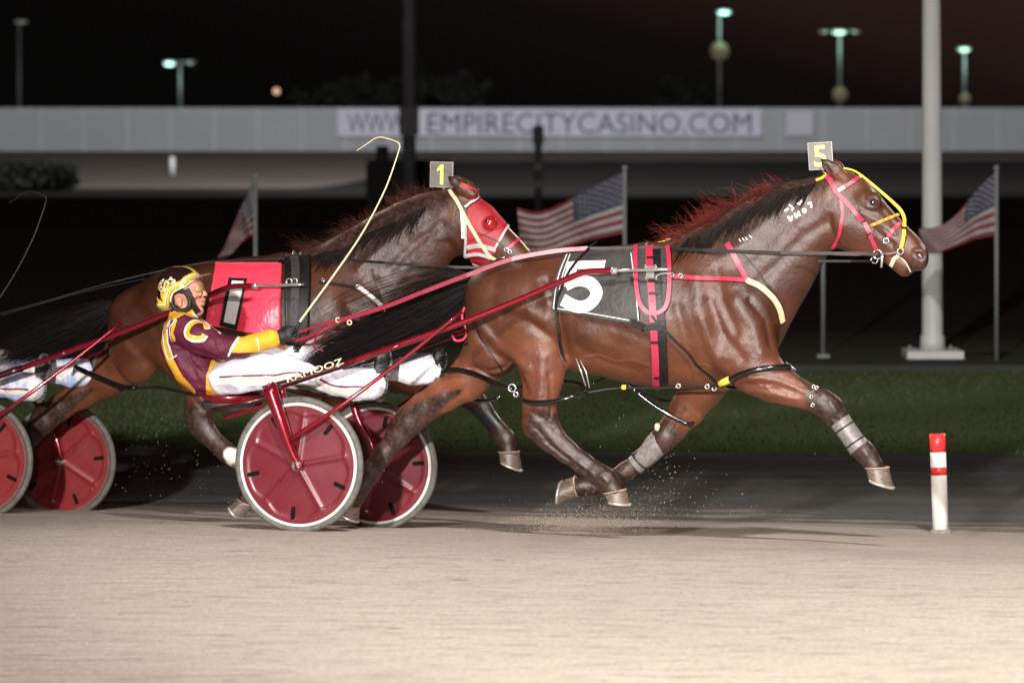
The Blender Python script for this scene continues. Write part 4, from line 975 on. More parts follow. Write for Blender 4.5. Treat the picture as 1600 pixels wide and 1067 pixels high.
mb = MB(); P = [at(*p, W5) for p in ((768, 440), (748, 444), (728, 454), (705, 468))]; tube(mb, catmull(P, 5), np.linspace(.06, .02, 16), 10); mb.build("dock", simple("dark_dock", (0.02, .014, .012), .5), h5)

# ------------------------------------------------------------------ tack of horse five
SP = 1 / 286.0      # metres per photo pixel at this distance
def S(mbname, skin, pts, wpx, mat, parent, **k): return strapo(mbname, skin, pts, wpx * SP, mat, parent, **k)
# saddle cloth with the number
bow = lambda s, t: (-7 * math.sin(math.pi * t) * (1 - s) * -0.3, 2.0 * math.sin(math.pi * s) * t)
cl = patch("saddle_cloth", S5, [(884, 396), (990, 393), (1001, 507), (861, 484)], M['charcoal'], h5, 40, 34, 0.012, 0.006, bow=lambda s, t: (-3.0 * math.sin(math.pi * t) * (1 - s), 0), puff=0.014, label="black saddle cloth with white 5")
SC = Skin(*bvh_of(cl), W5 - .3)
for pts in ([(886, 398), (873, 432), (864, 482)], [(891, 398), (879, 432), (869, 481)], [(865, 481), (930, 491), (998, 503)], [(986, 396), (993, 450), (998, 503)]):
    S("stitching", SC, pts, 1.3, M['white_cloth'], cl, off=.003, th=.002, n=14)
def five(skin, x0, y0, x1, y1, wpx, mat, parent, off=0.004):
    X_ = lambda u: x0 + (x1 - x0) * u; Y_ = lambda v: y0 + (y1 - y0) * v; mb = MB(); k = dict(off=off, th=.0022)
    strap(mb, skin, [(X_(.22), Y_(.115)), (X_(.98), Y_(.10))], wpx * .85 * SP, n=12, **k)
    strap(mb, skin, [(X_(.28), Y_(.05)), (X_(.13), Y_(.52))], wpx * .95 * SP, n=12, off=off + .0004, th=.0022)
    strap(mb, skin, [(X_(.10), Y_(.50)), (X_(.36), Y_(.41)), (X_(.66), Y_(.45)), (X_(.80), Y_(.65)), (X_(.62), Y_(.86)), (X_(.34), Y_(.89)), (X_(.04), Y_(.76))], wpx * SP, n=6, off=off + .0008, th=.0022)
    return mb.build("numeral", mat, parent, smooth=False)
five(SC, 877, 406, 947, 488, 19, M['white_cloth'], cl)
# black driving pad with crimson edge, girth, buckles
pad = patch("driving_pad", S5, [(993, 392), (1046, 391), (1041, 486), (1003, 486)], M['charcoal'], h5, 14, 20, 0.014, 0.012, bow=lambda s, t: (0, 6 * math.sin(math.pi * s) * t), label="dark pad with crimson edge")
SPd = Skin(*bvh_of(pad), W5 - .3)
S("edging", S5, [(995, 393), (995, 430), (998, 462), (1006, 482), (1022, 490), (1038, 484), (1045, 464), (1047, 430), (1045, 393)], 6.5, M['pink'], pad, off=.036, th=.006, n=8)
S("girth", S5, [(1015, 392), (1017, 430), (1021, 480), (1025, 540), (1027, 600)], 11, M['pink'], h5, off=.030, th=.005, n=8, label="crimson girth strap")
S("girth_backing", S5, [(1027, 395), (1029, 440), (1034, 500), (1037, 560), (1037, 602)], 12, M['black'], h5, off=.018, th=.008, n=8)
gsk = S5
for yy in (410, 443, 461, 505, 532, 583): S("keeper", S5, [(1011 + (yy - 400) * .07, yy), (1025 + (yy - 400) * .07, yy)], 4, M['black'], h5, off=.037, th=.003)
def buckle(px, py, skin, parent, R=0.016, mat=None, off=.04, nm="buckle"):
    p, n_ = skin.hit(px, py, off); mb = MB(); ring(mb, p, n_, R, .0030, 20, 6); return mb.build(nm, mat or M['chrome'], parent)
S("girth_clasp", S5, [(1017, 424), (1018, 441)], 13, M['chrome'], h5, off=.042, th=.006)
for a in ((1011, 424), (1026, 424), (1012, 441), (1027, 441)): buckle(*a, S5, h5, .007, off=.046)
S("cloth_strap", S5, [(986, 500), (1000, 508), (1030, 511), (1036, 512)], 8, M['black'], h5, off=.034, th=.006)
S("clip", S5, [(990, 502), (1008, 510)], 12, M['black_gloss'], h5, off=.040, th=.010)
# terrets on top of the pad
for px, py in ((1011, 386), (1021, 388)):
    c = at(px, py, W5 - .07); mb = MB(); ring(mb, c, U, .017, .0032, 20, 6); tube(mb, [c - ZV * .017, c - ZV * .05], .004, 6); mb.build("terret", M['chrome'], h5)
c = at(1011, 381, W5); mb = MB(); sphere(mb, c, .013); tube(mb, [c, c - ZV * .05], .006, 8); mb.build("saddle_hook", M['chrome'], h5)
S("check_strap", None, [(1024, 380, W5), (1036, 378, W5), (1047, 375, W5), (1056, 377, W5)], 3, M['yellow'], h5)
mb = MB(); sphere(mb, at(1046, 375, W5), (.024, .012, .012)); mb.build("orange_keeper", M['orange'], h5)
# breast collar
S("breast_strap", S5, [(1050, 433), (1090, 436), (1130, 437), (1168, 440)], 7, M['pink'], h5, off=.010, n=10, label="crimson breast strap")
S("neck_strap", S5, [(1137, 381), (1150, 405), (1166, 440)], 8, M['pink'], h5, off=.009, n=10)
S("chest_pad", S5, [(1166, 440), (1185, 449), (1203, 464), (1215, 482), (1220, 503)], 9, M['cream'], h5, off=.010, th=.010, n=8, label="cream chest pad")
S("breast_hook", S5, [(1026, 437), (1038, 433), (1050, 433)], 2.5, M['chrome'], h5, off=.04, th=.005)
buckle(1050, 433, S5, h5, .012, off=.03); buckle(1064, 433, S5, h5, .012, off=.018); buckle(1167, 440, S5, h5, .012, off=.02)
S("jowl_strap", S5, [(1155, 390), (1180, 418), (1205, 455), (1222, 480)], 2.2, M['black'], h5, off=.006, n=10)
tubeo("martingale", [at(1217, 480, W5 - .02), at(1219, 510, W5 - .03), at(1208, 535, W5 - .06), at(1204, 556, W5 - .1), at(1214, 572, W5 - .12)], .006, M['black'], h5, 6, 6)
# hanger straps
S("hanger_strap", S5, [(934, 386), (900, 420), (882, 450), (872, 485), (875, 520), (884, 562)], 4, M['black'], h5, off=.036, n=8)
S("hanger_strap", S5, [(988, 437), (1002, 468), (1030, 505), (1080, 555), (1128, 596)], 4, M['black'], h5, off=.034, n=8)
S("hanger_strap", S5, [(742, 498), (757, 535), (778, 568), (798, 598)], 2.4, M['black'], h5, off=.012, n=8)
# hopples: stiff black loops round each leg joined along the belly
def hop(pts, r, parent, mat=None, name="hopple"): return tubeo(name, [at(x, y, W5 + w_) for x, y, w_ in pts], r, mat or M['black_gloss'], parent, 12, 6)
def loop(c, rx, ry, ang, wc, hw, r, parent, name="hopple_loop"):
    """closed loop round a leg: pixel centre, in-plane half length across the leg, lateral half width"""
    P = []; ca, sa = math.cos(ang), math.sin(ang)
    for i in range(29):
        t = 2 * math.pi * i / 28; x = c[0] + ca * rx * math.cos(t); y = c[1] + sa * rx * math.cos(t) + ry * math.sin(t)
        P.append(at(x, y, W5 + wc - hw * math.sin(t)))
    return tubeo(name, P, r, M['black_gloss'], parent, 10)
hop([(1128, 602, -.24), (1150, 588, -.27), (1180, 578, -.275), (1210, 574, -.25), (1232, 573, -.2), (1240, 580, -.12)], .0155, h5)
hop([(1240, 580, -.12), (1225, 592, -.05), (1180, 606, -.02), (1140, 606, -.08), (1128, 602, -.2)], .0125, h5)
hop([(1128, 602, -.24), (1090, 606, -.22), (1020, 606, -.2), (960, 607, -.2), (915, 614, -.24)], .008, h5, M['black'])
hop([(915, 614, -.24), (890, 621, -.29), (860, 628, -.30), (830, 629, -.29), (812, 622, -.24), (800, 610, -.2)], [.012, .015, .0155, .0155, .013, .010], h5)
hop([(915, 612, -.22), (905, 600, -.1), (870, 596, -.02), (830, 600, -.04), (805, 608, -.15)], .011, h5)
hop([(800, 608, -.2), (775, 600, -.1), (745, 586, .02), (715, 578, .04), (692, 580, .06)], [.012, .0155, .0155, .0155, .0155], h5)
hop([(692, 580, .06), (690, 600, .25), (740, 625, .27), (780, 622, .2)], .011, h5)
hop([(925, 600, -.06), (952, 590, .02), (980, 600, .02), (1010, 625, .03), (1045, 648, .04), (1078, 664, .06)], [.008, .008, .009, .013, .014, .013], h5)
hop([(1078, 664, .06), (1092, 648, .22), (1070, 628, .27), (1030, 625, .2), (990, 604, .1)], .010, h5)
for pts in ([(900, 560), (908, 580), (915, 603)], [(904, 558), (916, 582), (921, 606)]):
    tubeo("hopple_chain", [at(x, y, W5 - .2) for x, y in pts], .004, M['chrome'], h5, 6)
for c, r_ in (((800, 606), .02), ((806, 616), .012)):
    mb = MB(); ring(mb, at(*c, W5 - .25), V, r_, .0045, 20, 6); mb.build("hopple_ring", M['chrome'], h5)
for c in ((1105, 604), (1116, 607), (905, 617), (1060, 603)):
    mb = MB(); ring(mb, at(*c, W5 - .235), V, .011, .004, 16, 6); mb.build("hopple_buckle", M['chrome'], h5)
for a, b_ in (((972, 605), (978, 605)), ((1125, 600), (1139, 593))):
    tubeo("yellow_tape", [at(*a, W5 - (.2 if a[0] < 1000 else .245)), at(*b_, W5 - (.2 if a[0] < 1000 else .265))], .0135 if a[0] < 1000 else .0185, M['yellow'], h5, 12)
for px, py in ((1234, 569), (1240, 574)): tubeo("knee_buckle", [at(px - 6, py - 3, W5 - .2), at(px + 4, py + 4, W5 - .2)], .004, M['chrome'], h5, 6)
S("knee_hanger", None, [(1236, 577, W5 - .2), (1250, 590, W5 - .2), (1268, 606, W5 - .22)], 2.5, M['black'], h5)
# leg boots
def sleeve(parent, pts, wc, mat, name="leg_boot", fl=.85):
    P = catmull(np.array([at(p[0], p[1], wc) for p in pts]), 5); r = np.interp(np.linspace(0, 1, len(P)), np.linspace(0, 1, len(pts)), [p[2] * SP for p in pts])
    mb = MB(); T = np.gradient(P, axis=0); vs = []; n = 22
    for i in range(len(P)):
        t = T[i] / np.linalg.norm(T[i]); a = np.cross(t, V); a /= np.linalg.norm(a)
        for j in range(n):
            q = 2 * math.pi * j / n; vs.append(P[i] + r[i] * (math.cos(q) * a + fl * math.sin(q) * V))
    fs = [(i * n + j, i * n + (j + 1) % n, (i + 1) * n + (j + 1) % n, (i + 1) * n + j) for i in range(len(P) - 1) for j in range(n)] + [tuple(range(n))[::-1], tuple((len(P) - 1) * n + j for j in range(n))]
    mb.add(vs, fs); return mb.build(name, mat, parent)
sleeve(h5, [(1033, 686, 19), (1024, 697, 19.5), (1012, 710, 17), (1000, 720, 15.5), (992, 727, 16)], W5 + .15, M['boot_grey'], "shin_boot")
sleeve(h5, [(1312, 657, 17), (1322, 671, 16.5), (1334, 688, 16), (1343, 700, 17.5)], W5 - .16, M['boot_grey'], "shin_boot")
sleeve(h5, [(1266, 612, 17.5), (1268, 621, 17), (1264, 632, 17)][0:1] + [(1272, 624, 20)], W5 - .16, M['boot_grey'], "knee_boot", .8)
for pa, pb, ww in (((1021, 700), (1018, 693), .15), ((1002, 718), (998, 711), .15), ((1317, 664), (1322, 660), -.16), ((1334, 688), (1339, 684), -.16)):
    c_ = (at(*pa, W5 + ww) + at(*pb, W5 + ww)) / 2; ax_ = at(*pa, W5 + ww) - at(*pb, W5 + ww); mb = MB(); tt_ = np.cross(ax_, V); 
    k_ = at((1340 if ww < 0 else 992), (698 if ww < 0 else 727), W5 + ww) - at((1314 if ww < 0 else 1030), (660 if ww < 0 else 690), W5 + ww); k_ /= np.linalg.norm(k_); e_ = np.cross(k_, V); e_ /= np.linalg.norm(e_)
    ctr = at((1319.5 if pa[0] == 1317 else 1336) if ww < 0 else (1022 if pa[0] == 1021 else 1000), (668 if pa[0] == 1317 else 691) if ww < 0 else (699 if pa[0] == 1021 else 720), W5 + ww)
    P_ = [ctr + (e_ * math.cos(t_) + V * .86 * math.sin(t_)) * (.0595 if ww < 0 else .061) for t_ in np.linspace(0, 2 * math.pi, 29)]
    tube(mb, P_, .0042, 6, cap=False); mb.build("boot_strap", M['black'], h5)
mb = MB(); sphere(mb, at(1027, 667, W5 + .08), (.016, .010, .022)); mb.build("boot_patch", M['cream'], h5)
for c in ((1271, 604), (1276, 606), (1268, 620), (1270, 633)):
    mb = MB(); ring(mb, at(*c, W5 - .23), V, .008, .003, 14, 6); mb.build("boot_buckle", M['chrome'], h5)

# bridle of horse five
B5 = lambda nm, pts, wpx, mat, **k: S(nm, S5, pts, wpx, mat, h5, **{**dict(off=.005, th=.005, n=8), **k})
B5("crown_strap", [(1290, 274), (1300, 288), (1308, 303)], 8, M['pink'])
B5("cheek_strap", [(1308, 303), (1322, 316), (1336, 332), (1352, 350), (1362, 372), (1370, 390)], 6.5, M['pink'])
for p in ((1349, 346), (1358, 365)): B5("keeper", [(p[0] - 4, p[1] + 2), (p[0] + 4, p[1] - 2)], 2.5, M['black'], off=.011)
B5("throat_strap", [(1314, 312), (1317, 332), (1315, 350), (1310, 372), (1300, 387)], 5, M['pink'])
B5("brow_band", [(1310, 299), (1326, 289), (1345, 277)], 5.5, M['white_cloth'], label="white and crimson brow band")
B5("brow_band_trim", [(1320, 293), (1332, 285), (1342, 279)], 5.8, M['pink'], off=.008)
B5("bead_band", [(1361, 352), (1380, 345), (1404, 336)], 4.5, M['orange'], off=.006)
for i in range(11):
    t = i / 10; p, n_ = S5.hit(1363 + 41 * t, 351.5 - 15.5 * t, .012); mb = MB(); sphere(mb, p, .0062, 8, 6); mb.build("bead", M['yellow'] if i % 2 else M['orange'], h5)
B5("nose_band", [(1388, 370), (1397, 358), (1409, 348)], 6, M['pink'])
# yellow overcheck from poll down the face to the lip
tubeo("overcheck", [at(x, y, W5 + w_) for x, y, w_ in ((1318, 263, 0), (1332, 266, 0), (1347, 275, -.01), (1372, 296, -.015), (1396, 317, -.02), (1408, 330, -.03), (1413, 342, -.05), (1413, 352, -.075))], [.005, .005, .006, .008, .009, .010, .010, .010], M['yellow'], h5, 10, 6, label="yellow overcheck down the face")
tubeo("overcheck_end", [at(x, y, W5 + w_) for x, y, w_ in ((1413, 350, -.07), (1412, 370, -.085), (1408, 388, -.085))], .0115, M['yellow'], h5, 10, 6)
for yy in (356, 371): tubeo("tape", [at(1413.3, yy - 2, W5 - .08), at(1413, yy + 2, W5 - .08)], .0125, M['black'], h5, 12)
for c, R_ in (((1372, 396), .024), ((1366, 408), .018), ((1408, 392), .016), ((1385, 376), .014)):
    p, n_ = S5.hit(*c, .012); mb = MB(); ring(mb, p, V, R_, .0038, 24, 6); mb.build("bit_ring", M['chrome'], h5)
tubeo("bit_shank", [at(1379, 395, W5 - .11), at(1377, 418, W5 - .11)], .007, M['chrome'], h5, 8)
B5("mouth_strap", [(1377, 396), (1392, 396), (1405, 392)], 2.5, M['boot_grey'])
B5("chin_strap", [(1404, 398), (1398, 405), (1393, 415)], 6, M['cream'], label="cream chin strap")
B5("lip_cord", [(1404, 398), (1413, 408), (1422, 424)], 1.6, M['cream'])
B5("poll_tie", [(1276, 283), (1284, 280), (1292, 275)], 4, M['yellow'])
# freeze brand on the neck
BR = simple("white_brand_hair", (0.72, 0.66, 0.62), 0.7)
def brand(pts_list, wpx=3.0):
    mb = MB()
    for pts in pts_list: strap(mb, S5, pts, wpx * SP, off=.002, th=.0012, n=4, curve=False)
    return mb.build("freeze_brand", BR, h5, smooth=False, label="white freeze brand on the neck")
brand([[(1226, 330), (1232, 326)], [(1233, 320), (1240, 325), (1237, 329)], [(1245, 316), (1251, 320)], [(1248, 313), (1254, 317)], [(1246, 320), (1253, 313)],
       [(1231, 338), (1236, 346), (1238, 337)], [(1241, 333), (1245, 341)], [(1247, 330), (1250, 338)], [(1243, 338), (1248, 334)], [(1254, 327), (1260, 328), (1257, 333), (1254, 327)], [(1262, 319), (1267, 316), (1268, 325)]])
brand([[(1155, 374), (1158, 378)], [(1160, 372), (1163, 376)], [(1165, 371), (1168, 375)], [(1171, 368), (1175, 372)]], 1.4)

def head_number(parent, cx, cy, wpx, hpx, D_w, digit, skew, stalk):
    c = at(cx, cy, D_w); s = np.linalg.norm(at(cx + 1, cy, D_w) - c); mb = MB(); ax = U * math.cos(skew) + ZV * math.sin(skew) * -1; ay = ZV * math.cos(skew) + U * math.sin(skew)
    ax /= np.linalg.norm(ax); ay /= np.linalg.norm(ay)
    boxm(mb, c, (wpx * s, .006, hpx * s), [ax, V, ay]); pl = mb.build("number_plate", M['grey_plate'], parent, smooth=False)
    P = [c + ax * sx * wpx * s / 2 + ay * sz * hpx * s / 2 - V * .001 for sx, sz in ((-1, -1), (1, -1), (1, 1), (-1, 1), (-1, -1))]
    mb = MB(); tube(mb, P, .0022, 6); mb.build("plate_edge", M['white_cloth'], pl)
    hw, hh = wpx * .46 * s, hpx * .80 * s
    if digit == '1':
        mb = MB(); q_ = [(-.10, -.5), (.22, -.5), (.22, .5), (-.02, .5), (-.40, .30), (-.40, .14), (-.10, .24)]
        mb.add([c + ax * (a - .02) * hw + ay * b * hh - V * .006 for a, b in q_], [(0, 1, 2, 3, 6), (3, 4, 5, 6)]); mb.build("numeral", M['lime'], pl, smooth=False)
    else: lettering("numeral", digit, c - ax * (hw / 2 + .006) - ay * hh / 2 - V * .004, ax, ay, -V, hw * 1.15, hh, M['lime'], pl, bold=.02, ext=.003)
    tubeo("plate_stalk", [c - ay * hpx * s * .5 + V * .006, at(*stalk, D_w)], .006, M['chrome'], parent, 8)
head_number(h5, 1282, 244, 37, 41, W5 + .005, "5", -0.06, (1294, 276))

# ================================================================== HORSE ONE (inner lane, behind)
W1 = 2.40
q = lambda L: L
torso1 = [(232, 508, 62, 0, .98), (282, 492, 74, 0, 1.0), (335, 493, 84, 0, .92), (385, 497, 89, 0, .88), (435, 500, 92, 0, .84), (485, 500, 92, 0, .78), (530, 497, 90, 0, .72), (568, 497, 74, 0, .74), (596, 506, 46, 0, 1.0)]
withers1 = [(380, 424, 20, 0, 1), (440, 418, 20, 0, 1), (490, 414, 20, 0, 1), (530, 400, 22, 0, .8)]
neck1 = [(530, 462, 80, 0, .56), (562, 448, 80, 0, .5), (596, 424, 76, 0, .45), (628, 394, 66, 0, .44), (656, 370, 56, 0, .46), (684, 350, 47, 0, .5), (708, 334, 37, 0, .58)]
head1 = [(716, 328, 28, 0, .72), (732, 350, 40, 0, .58), (748, 362, 37, 0, .6), (767, 374, 30, 0, .64), (790, 390, 24, 0, .7), (810, 405, 20.5, 0, .8), (824, 418, 18, 0, .9)]
jaw1 = [(736, 368, 32, 0, .6), (756, 386, 26, 0, .58), (778, 402, 17, 0, .62), (800, 420, 14, 0, .8)]
ear1 = [(738, 304, 8.5, -.045, .7), (722, 294, 11, -.06, .5), (708, 283, 6.5, -.065, .5), (700, 275, 2, -.065, .6)]
ear1f = [(742, 300, 8.5, .045, .7), (728, 290, 10, .06, .5), (716, 281, 6.5, .065, .5), (708, 275, 2, .065, .6)]
A1 = [(560, 500, 54, -.12, .62), (578, 545, 44, -.14, .66), (605, 575, 34, -.15, .7), (645, 592, 25, -.16, .72), (690, 606, 19, -.16, .75), (722, 616, 16, -.16, .8), (742, 626, 16.5, -.16, .85), (756, 642, 14, -.16, .8), (776, 668, 12, -.16, .75), (790, 684, 13.5, -.16, .85), (794, 696, 11.5, -.16, .9), (795, 706, 13.5, -.16, .95)]
B1 = [(560, 560, 42, .12, .7), (545, 600, 30, .14, .75), (524, 636, 22, .15, .75), (508, 660, 16.5, .15, .85), (480, 690, 12.5, .15, .75), (448, 722, 12, .15, .75), (432, 736, 13.5, .15, .85), (408, 755, 11.5, .15, .85), (390, 772, 12, .15, .9), (384, 780, 13.5, .15, .95)]
C1 = [(276, 498, 66, -.09, .62), (288, 540, 52, -.12, .62), (306, 575, 37, -.145, .64), (316, 600, 29, -.155, .7), (316, 625, 23, -.16, .72), (309, 650, 20, -.16, .66), (316, 668, 17, -.16, .62), (330, 684, 13.5, -.16, .7), (345, 698, 13, -.16, .75), (356, 708, 14, -.16, .85), (366, 715, 12, -.16, .9), (374, 720, 13.5, -.16, .95)]
D1 = [(236, 515, 58, .09, .65), (205, 555, 42, .13, .66), (168, 588, 31, .15, .7), (130, 612, 24, .155, .7), (92, 638, 19, .16, .7), (68, 656, 19.5, .16, .65), (50, 680, 14.5, .16, .65), (28, 712, 12.5, .16, .72), (12, 738, 13.5, .16, .8), (2, 756, 12.5, .16, .85), (-6, 774, 13, .16, .95)]
b1 = [(225, 508, 60, -.08, .65), (212, 545, 42, -.09, .6), (214, 568, 32, -.09, .55)]
groups1 = [(0, .045, [torso1, withers1, neck1]), (.035, .028, [head1, jaw1]), (.012, .01, [ear1, ear1f]), (.05, .03, [b1]), (.04, .03, [C1]), (.04, .03, [A1]), (.035, .03, [B1]), (.035, .03, [D1])]
rel1 = [([(205, 470), (235, 500), (262, 550)], 9, -.008), ([(190, 520), (225, 560), (250, 590)], 7, -.009), ([(610, 420), (650, 380), (690, 350)], 8, -.008), ([(560, 420), (610, 375), (660, 335)], 8, .008), ([(540, 470), (560, 510), (590, 550)], 9, .010),
        ([(700, 380), (712, 395)], 6, -.006), ([(300, 620), (318, 640)], 4, -.005), ([(585, 440), (600, 480), (604, 520)], 8, -.007), ([(180, 480), (200, 540)], 8, .006)]
dark1 = [([(490, 400, 12), (540, 388, 20), (590, 364, 24), (640, 338, 20), (690, 314, 10)], 0), ([(728, 618, 20), (745, 630, 19), (788, 682, 20), (797, 706, 20)], -1), ([(506, 662, 20), (440, 730, 20), (384, 780, 20)], 1), ([(309, 655, 22), (335, 690, 19), (360, 712, 18)], -1), ([(145, 608, 2), (110, 628, 9), (66, 658, 23), (25, 715, 22), (-6, 774, 22)], 1), ([(700, 276, 5), (716, 288, 5)], 0)]
h1, body1, S1, _, _ = build_horse("horse", "chestnut brown racehorse in a red hood and scarlet saddle cloth, running behind the other horse", W1, groups1, (470, 780), (0.080, 0.026, 0.012), dark1, rel1, voxel=0.0095, sock=[[(360, 710, 10), (368, 716, 14), (378, 724, 16)]])
hoof(h1, (779, 706), (811, 705), (816, 735), (781, 719), W1 - .16)
hoof(h1, (372, 778), (395, 790), (378, 812), (358, 788), W1 + .15)
hoof(h1, (362, 728), (382, 714), (398, 728), (376, 742), W1 - .16)
hoof(h1, (-18, 770), (4, 782), (0, 804), (-28, 790), W1 + .16)
for s in (-1, 1):
    e = at(762, 347, W1 + s * .095); mb = MB(); sphere(mb, e, .018, 12, 8); mb.build("eye", M['eye'], h1)
cr1 = [(480, 400), (520, 388), (562, 372), (600, 350), (640, 330), (676, 314), (704, 306)]
mane(h1, S1, cr1[:4], W1, 41, 900, (-46, -16), .06, .22, (0.16, 0.045, 0.03), (0.04, 0.018, 0.014), wild=1.2)  # reddish tips again carry painted backlight
mane(h1, S1, cr1[2:6], W1, 42, 900, (-34, -38), .05, .20, (0.22, 0.06, 0.04), (0.04, 0.018, 0.014), wild=1.3)
mane(h1, S1, cr1[5:], W1, 43, 250, (-40, -8), .03, .10, (0.2, 0.12, 0.09), (0.03, 0.016, 0.014))
neckhair(h1, S1, [(490, 402), (540, 388), (590, 362), (630, 342), (665, 326)], 44, 500, 42)
tail(h1, None, W1, 1300, [(178, 478), (150, 492), (112, 510), (70, 528), (30, 545), (-20, 566)], [5, 10, 14, 16, 14, 10], 45)
T = lambda nm, pts, wpx, mat, **k: strapo(nm, S1, pts, wpx / 258.0, mat, h1, **k)
cl1 = patch("saddle_cloth", S1, [(337, 414), (441, 414), (440, 521), (324, 506)], M['red_cloth'], h1, 30, 26, .012, .006, bow=lambda s, t: (-8 * (1 - s) * (1 - t) * t * -1, 3 * math.sin(math.pi * s) * t), puff=.035, label="scarlet saddle cloth with cream 1")
SC1 = Skin(*bvh_of(cl1), W1 - .3)
strapo("numeral_border", SC1, [(372, 435), (357, 512)], 30 / 258, M['black'], cl1, off=.004, th=.002, n=14)
strapo("numeral", SC1, [(372, 440), (359, 505)], 19 / 258, M['white_cloth'], cl1, off=.0075, th=.002, n=14)
pad1 = patch("driving_pad", S1, [(446, 404), (488, 402), (484, 520), (448, 520)], M['black'], h1, 12, 20, .014, .016)
T("girth", [(462, 404), (464, 440), (462, 500), (466, 590)], 13, M['charcoal'], off=.034, th=.006, n=8)
T("cloth_edge", [(437, 412), (444, 414)], 9, M['black'], off=.02, th=.006)
tubeo("terret", [at(459, 404, W1 - .08), at(459, 395, W1 - .08)], .008, M['chrome'], h1, 8)
for c in ((459, 396), (470, 398), (478, 402)):
    mb = MB(); ring(mb, at(*c, W1 - .08), U, .016, .004, 16, 6); mb.build("terret_ring", M['chrome'], h1)
for c in ((455, 446), (463, 446)):
    mb = MB(); ring(mb, S1.hit(*c, .05)[0], V, .018, .0045, 16, 6); mb.build("girth_buckle", M['chrome'], h1)
T("breast_strap", [(500, 441), (530, 446), (560, 451)], 4, M['black'], off=.010)
T("chest_tube", [(561, 451), (582, 468), (604, 490)], 6, M['white_cloth'], off=.012, th=.014)
T("neck_strap", [(581, 420), (586, 440), (598, 480)], 3.4, M['black'], off=.008)
buckle(560, 451, S1, h1, .014, off=.02); buckle(506, 440, S1, h1, .010, off=.02)
# hood: red fabric over the upper head with a glossy cup round the eye
hood = patch("hood", S1, [(731, 310), (757, 303), (793, 352), (731, 384)], M['hood'], h1, 22, 22, .007, .004, label="red hood with grey edging")
patch("hood_cheek", S1, [(733, 376), (791, 352), (775, 396), (731, 402)], M['hood'], hood, 18, 14, .0085, .004)
T("hood_trim", [(731, 386), (750, 383), (776, 390)], 7, simple("grey_trim", (.36, .34, .34), .5), off=.014)
T("hood_trim", [(729, 398), (748, 396), (768, 402)], 5.5, simple("grey_trim_low", (.42, .40, .40), .5), off=.014)
T("hood_trim", [(728, 340), (729, 370), (728, 400)], 4, simple("grey_trim_back", (.38, .35, .35), .5), off=.012)
T("hood_trim", [(792, 354), (783, 372), (772, 392)], 3.5, simple("grey_trim_front", (.40, .37, .36), .5), off=.012)
patch("chin_patch", S1, [(736, 402), (770, 404), (764, 416), (738, 414)], M['hood'], hood, 8, 6, .006, .005)
T("hood_crest", [(720, 289), (738, 296), (752, 306), (772, 327), (790, 348)], 7, M['hood'], off=.004, th=.006)
T("hood_rim", [(738, 414), (750, 417), (764, 413)], 3, M['cream'], off=.010)
c, n_ = S1.hit(766, 350, .0); mb = MB(); sphere(mb, c, (.046, .045, .050), 24, 14); mb.build("eye_cup", M['cup'], h1)
mb = MB(); ring(mb, c - V * .012, n_, .046, .004, 30, 6); mb.build("cup_rim", M['hood'], h1)
T("cheek_strap", [(703, 300), (716, 318), (728, 340), (746, 370), (764, 396), (776, 405)], 5.5, M['cream'], off=.016, th=.005, n=8)
T("throat_strap", [(722, 330), (724, 350), (725, 372)], 5, M['white_cloth'], off=.014)
T("brow_band", [(727, 325), (738, 316), (751, 307)], 3, M['white_cloth'], off=.014)
T("brow_band_edge", [(729, 328), (740, 319), (753, 310)], 1.5, M['black'], off=.017)
T("nose_band", [(793, 390), (803, 381), (811, 374)], 5, M['pink'], off=.008)
T("cord", [(747, 364), (765, 371), (780, 379), (790, 390)], 2, M['black'], off=.014)
T("overcheck", [(793, 351), (803, 362), (812, 374), (820, 386), (826, 392)], 2.2, M['cream'], off=.004)
for cc in ((792, 390), (797, 394), (782, 408), (787, 404), (762, 418)):
    buckle(*cc, S1, h1, .012, off=.016, nm="bit_ring")
head_number(h1, 690, 273, 35, 37, W1 + .005, "1", 0.02, (704, 304))
# boots and hopples
sleeve(h1, [(742, 626, 17), (754, 640, 17), (768, 658, 15.5), (782, 674, 14), (790, 684, 15)], W1 - .16, M['boot_dark'], "shin_boot")
W5_, W5 = W5, W1
hop([(118, 574, -.05), (150, 588, -.16), (190, 604, -.22), (212, 606, -.26)], .016, h1)
hop([(212, 606, -.26), (250, 606, -.26), (300, 615, -.3), (345, 612, -.26), (430, 600, -.22), (560, 596, -.24), (640, 580, -.28), (668, 582, -.2)], .010, h1)
hop([(668, 582, -.2), (660, 600, -.05), (620, 612, -.1), (590, 600, -.2)], .013, h1)
hop([(118, 574, -.05), (112, 600, .2), (150, 620, .26), (190, 606, .1)], .012, h1)
W5 = W5_

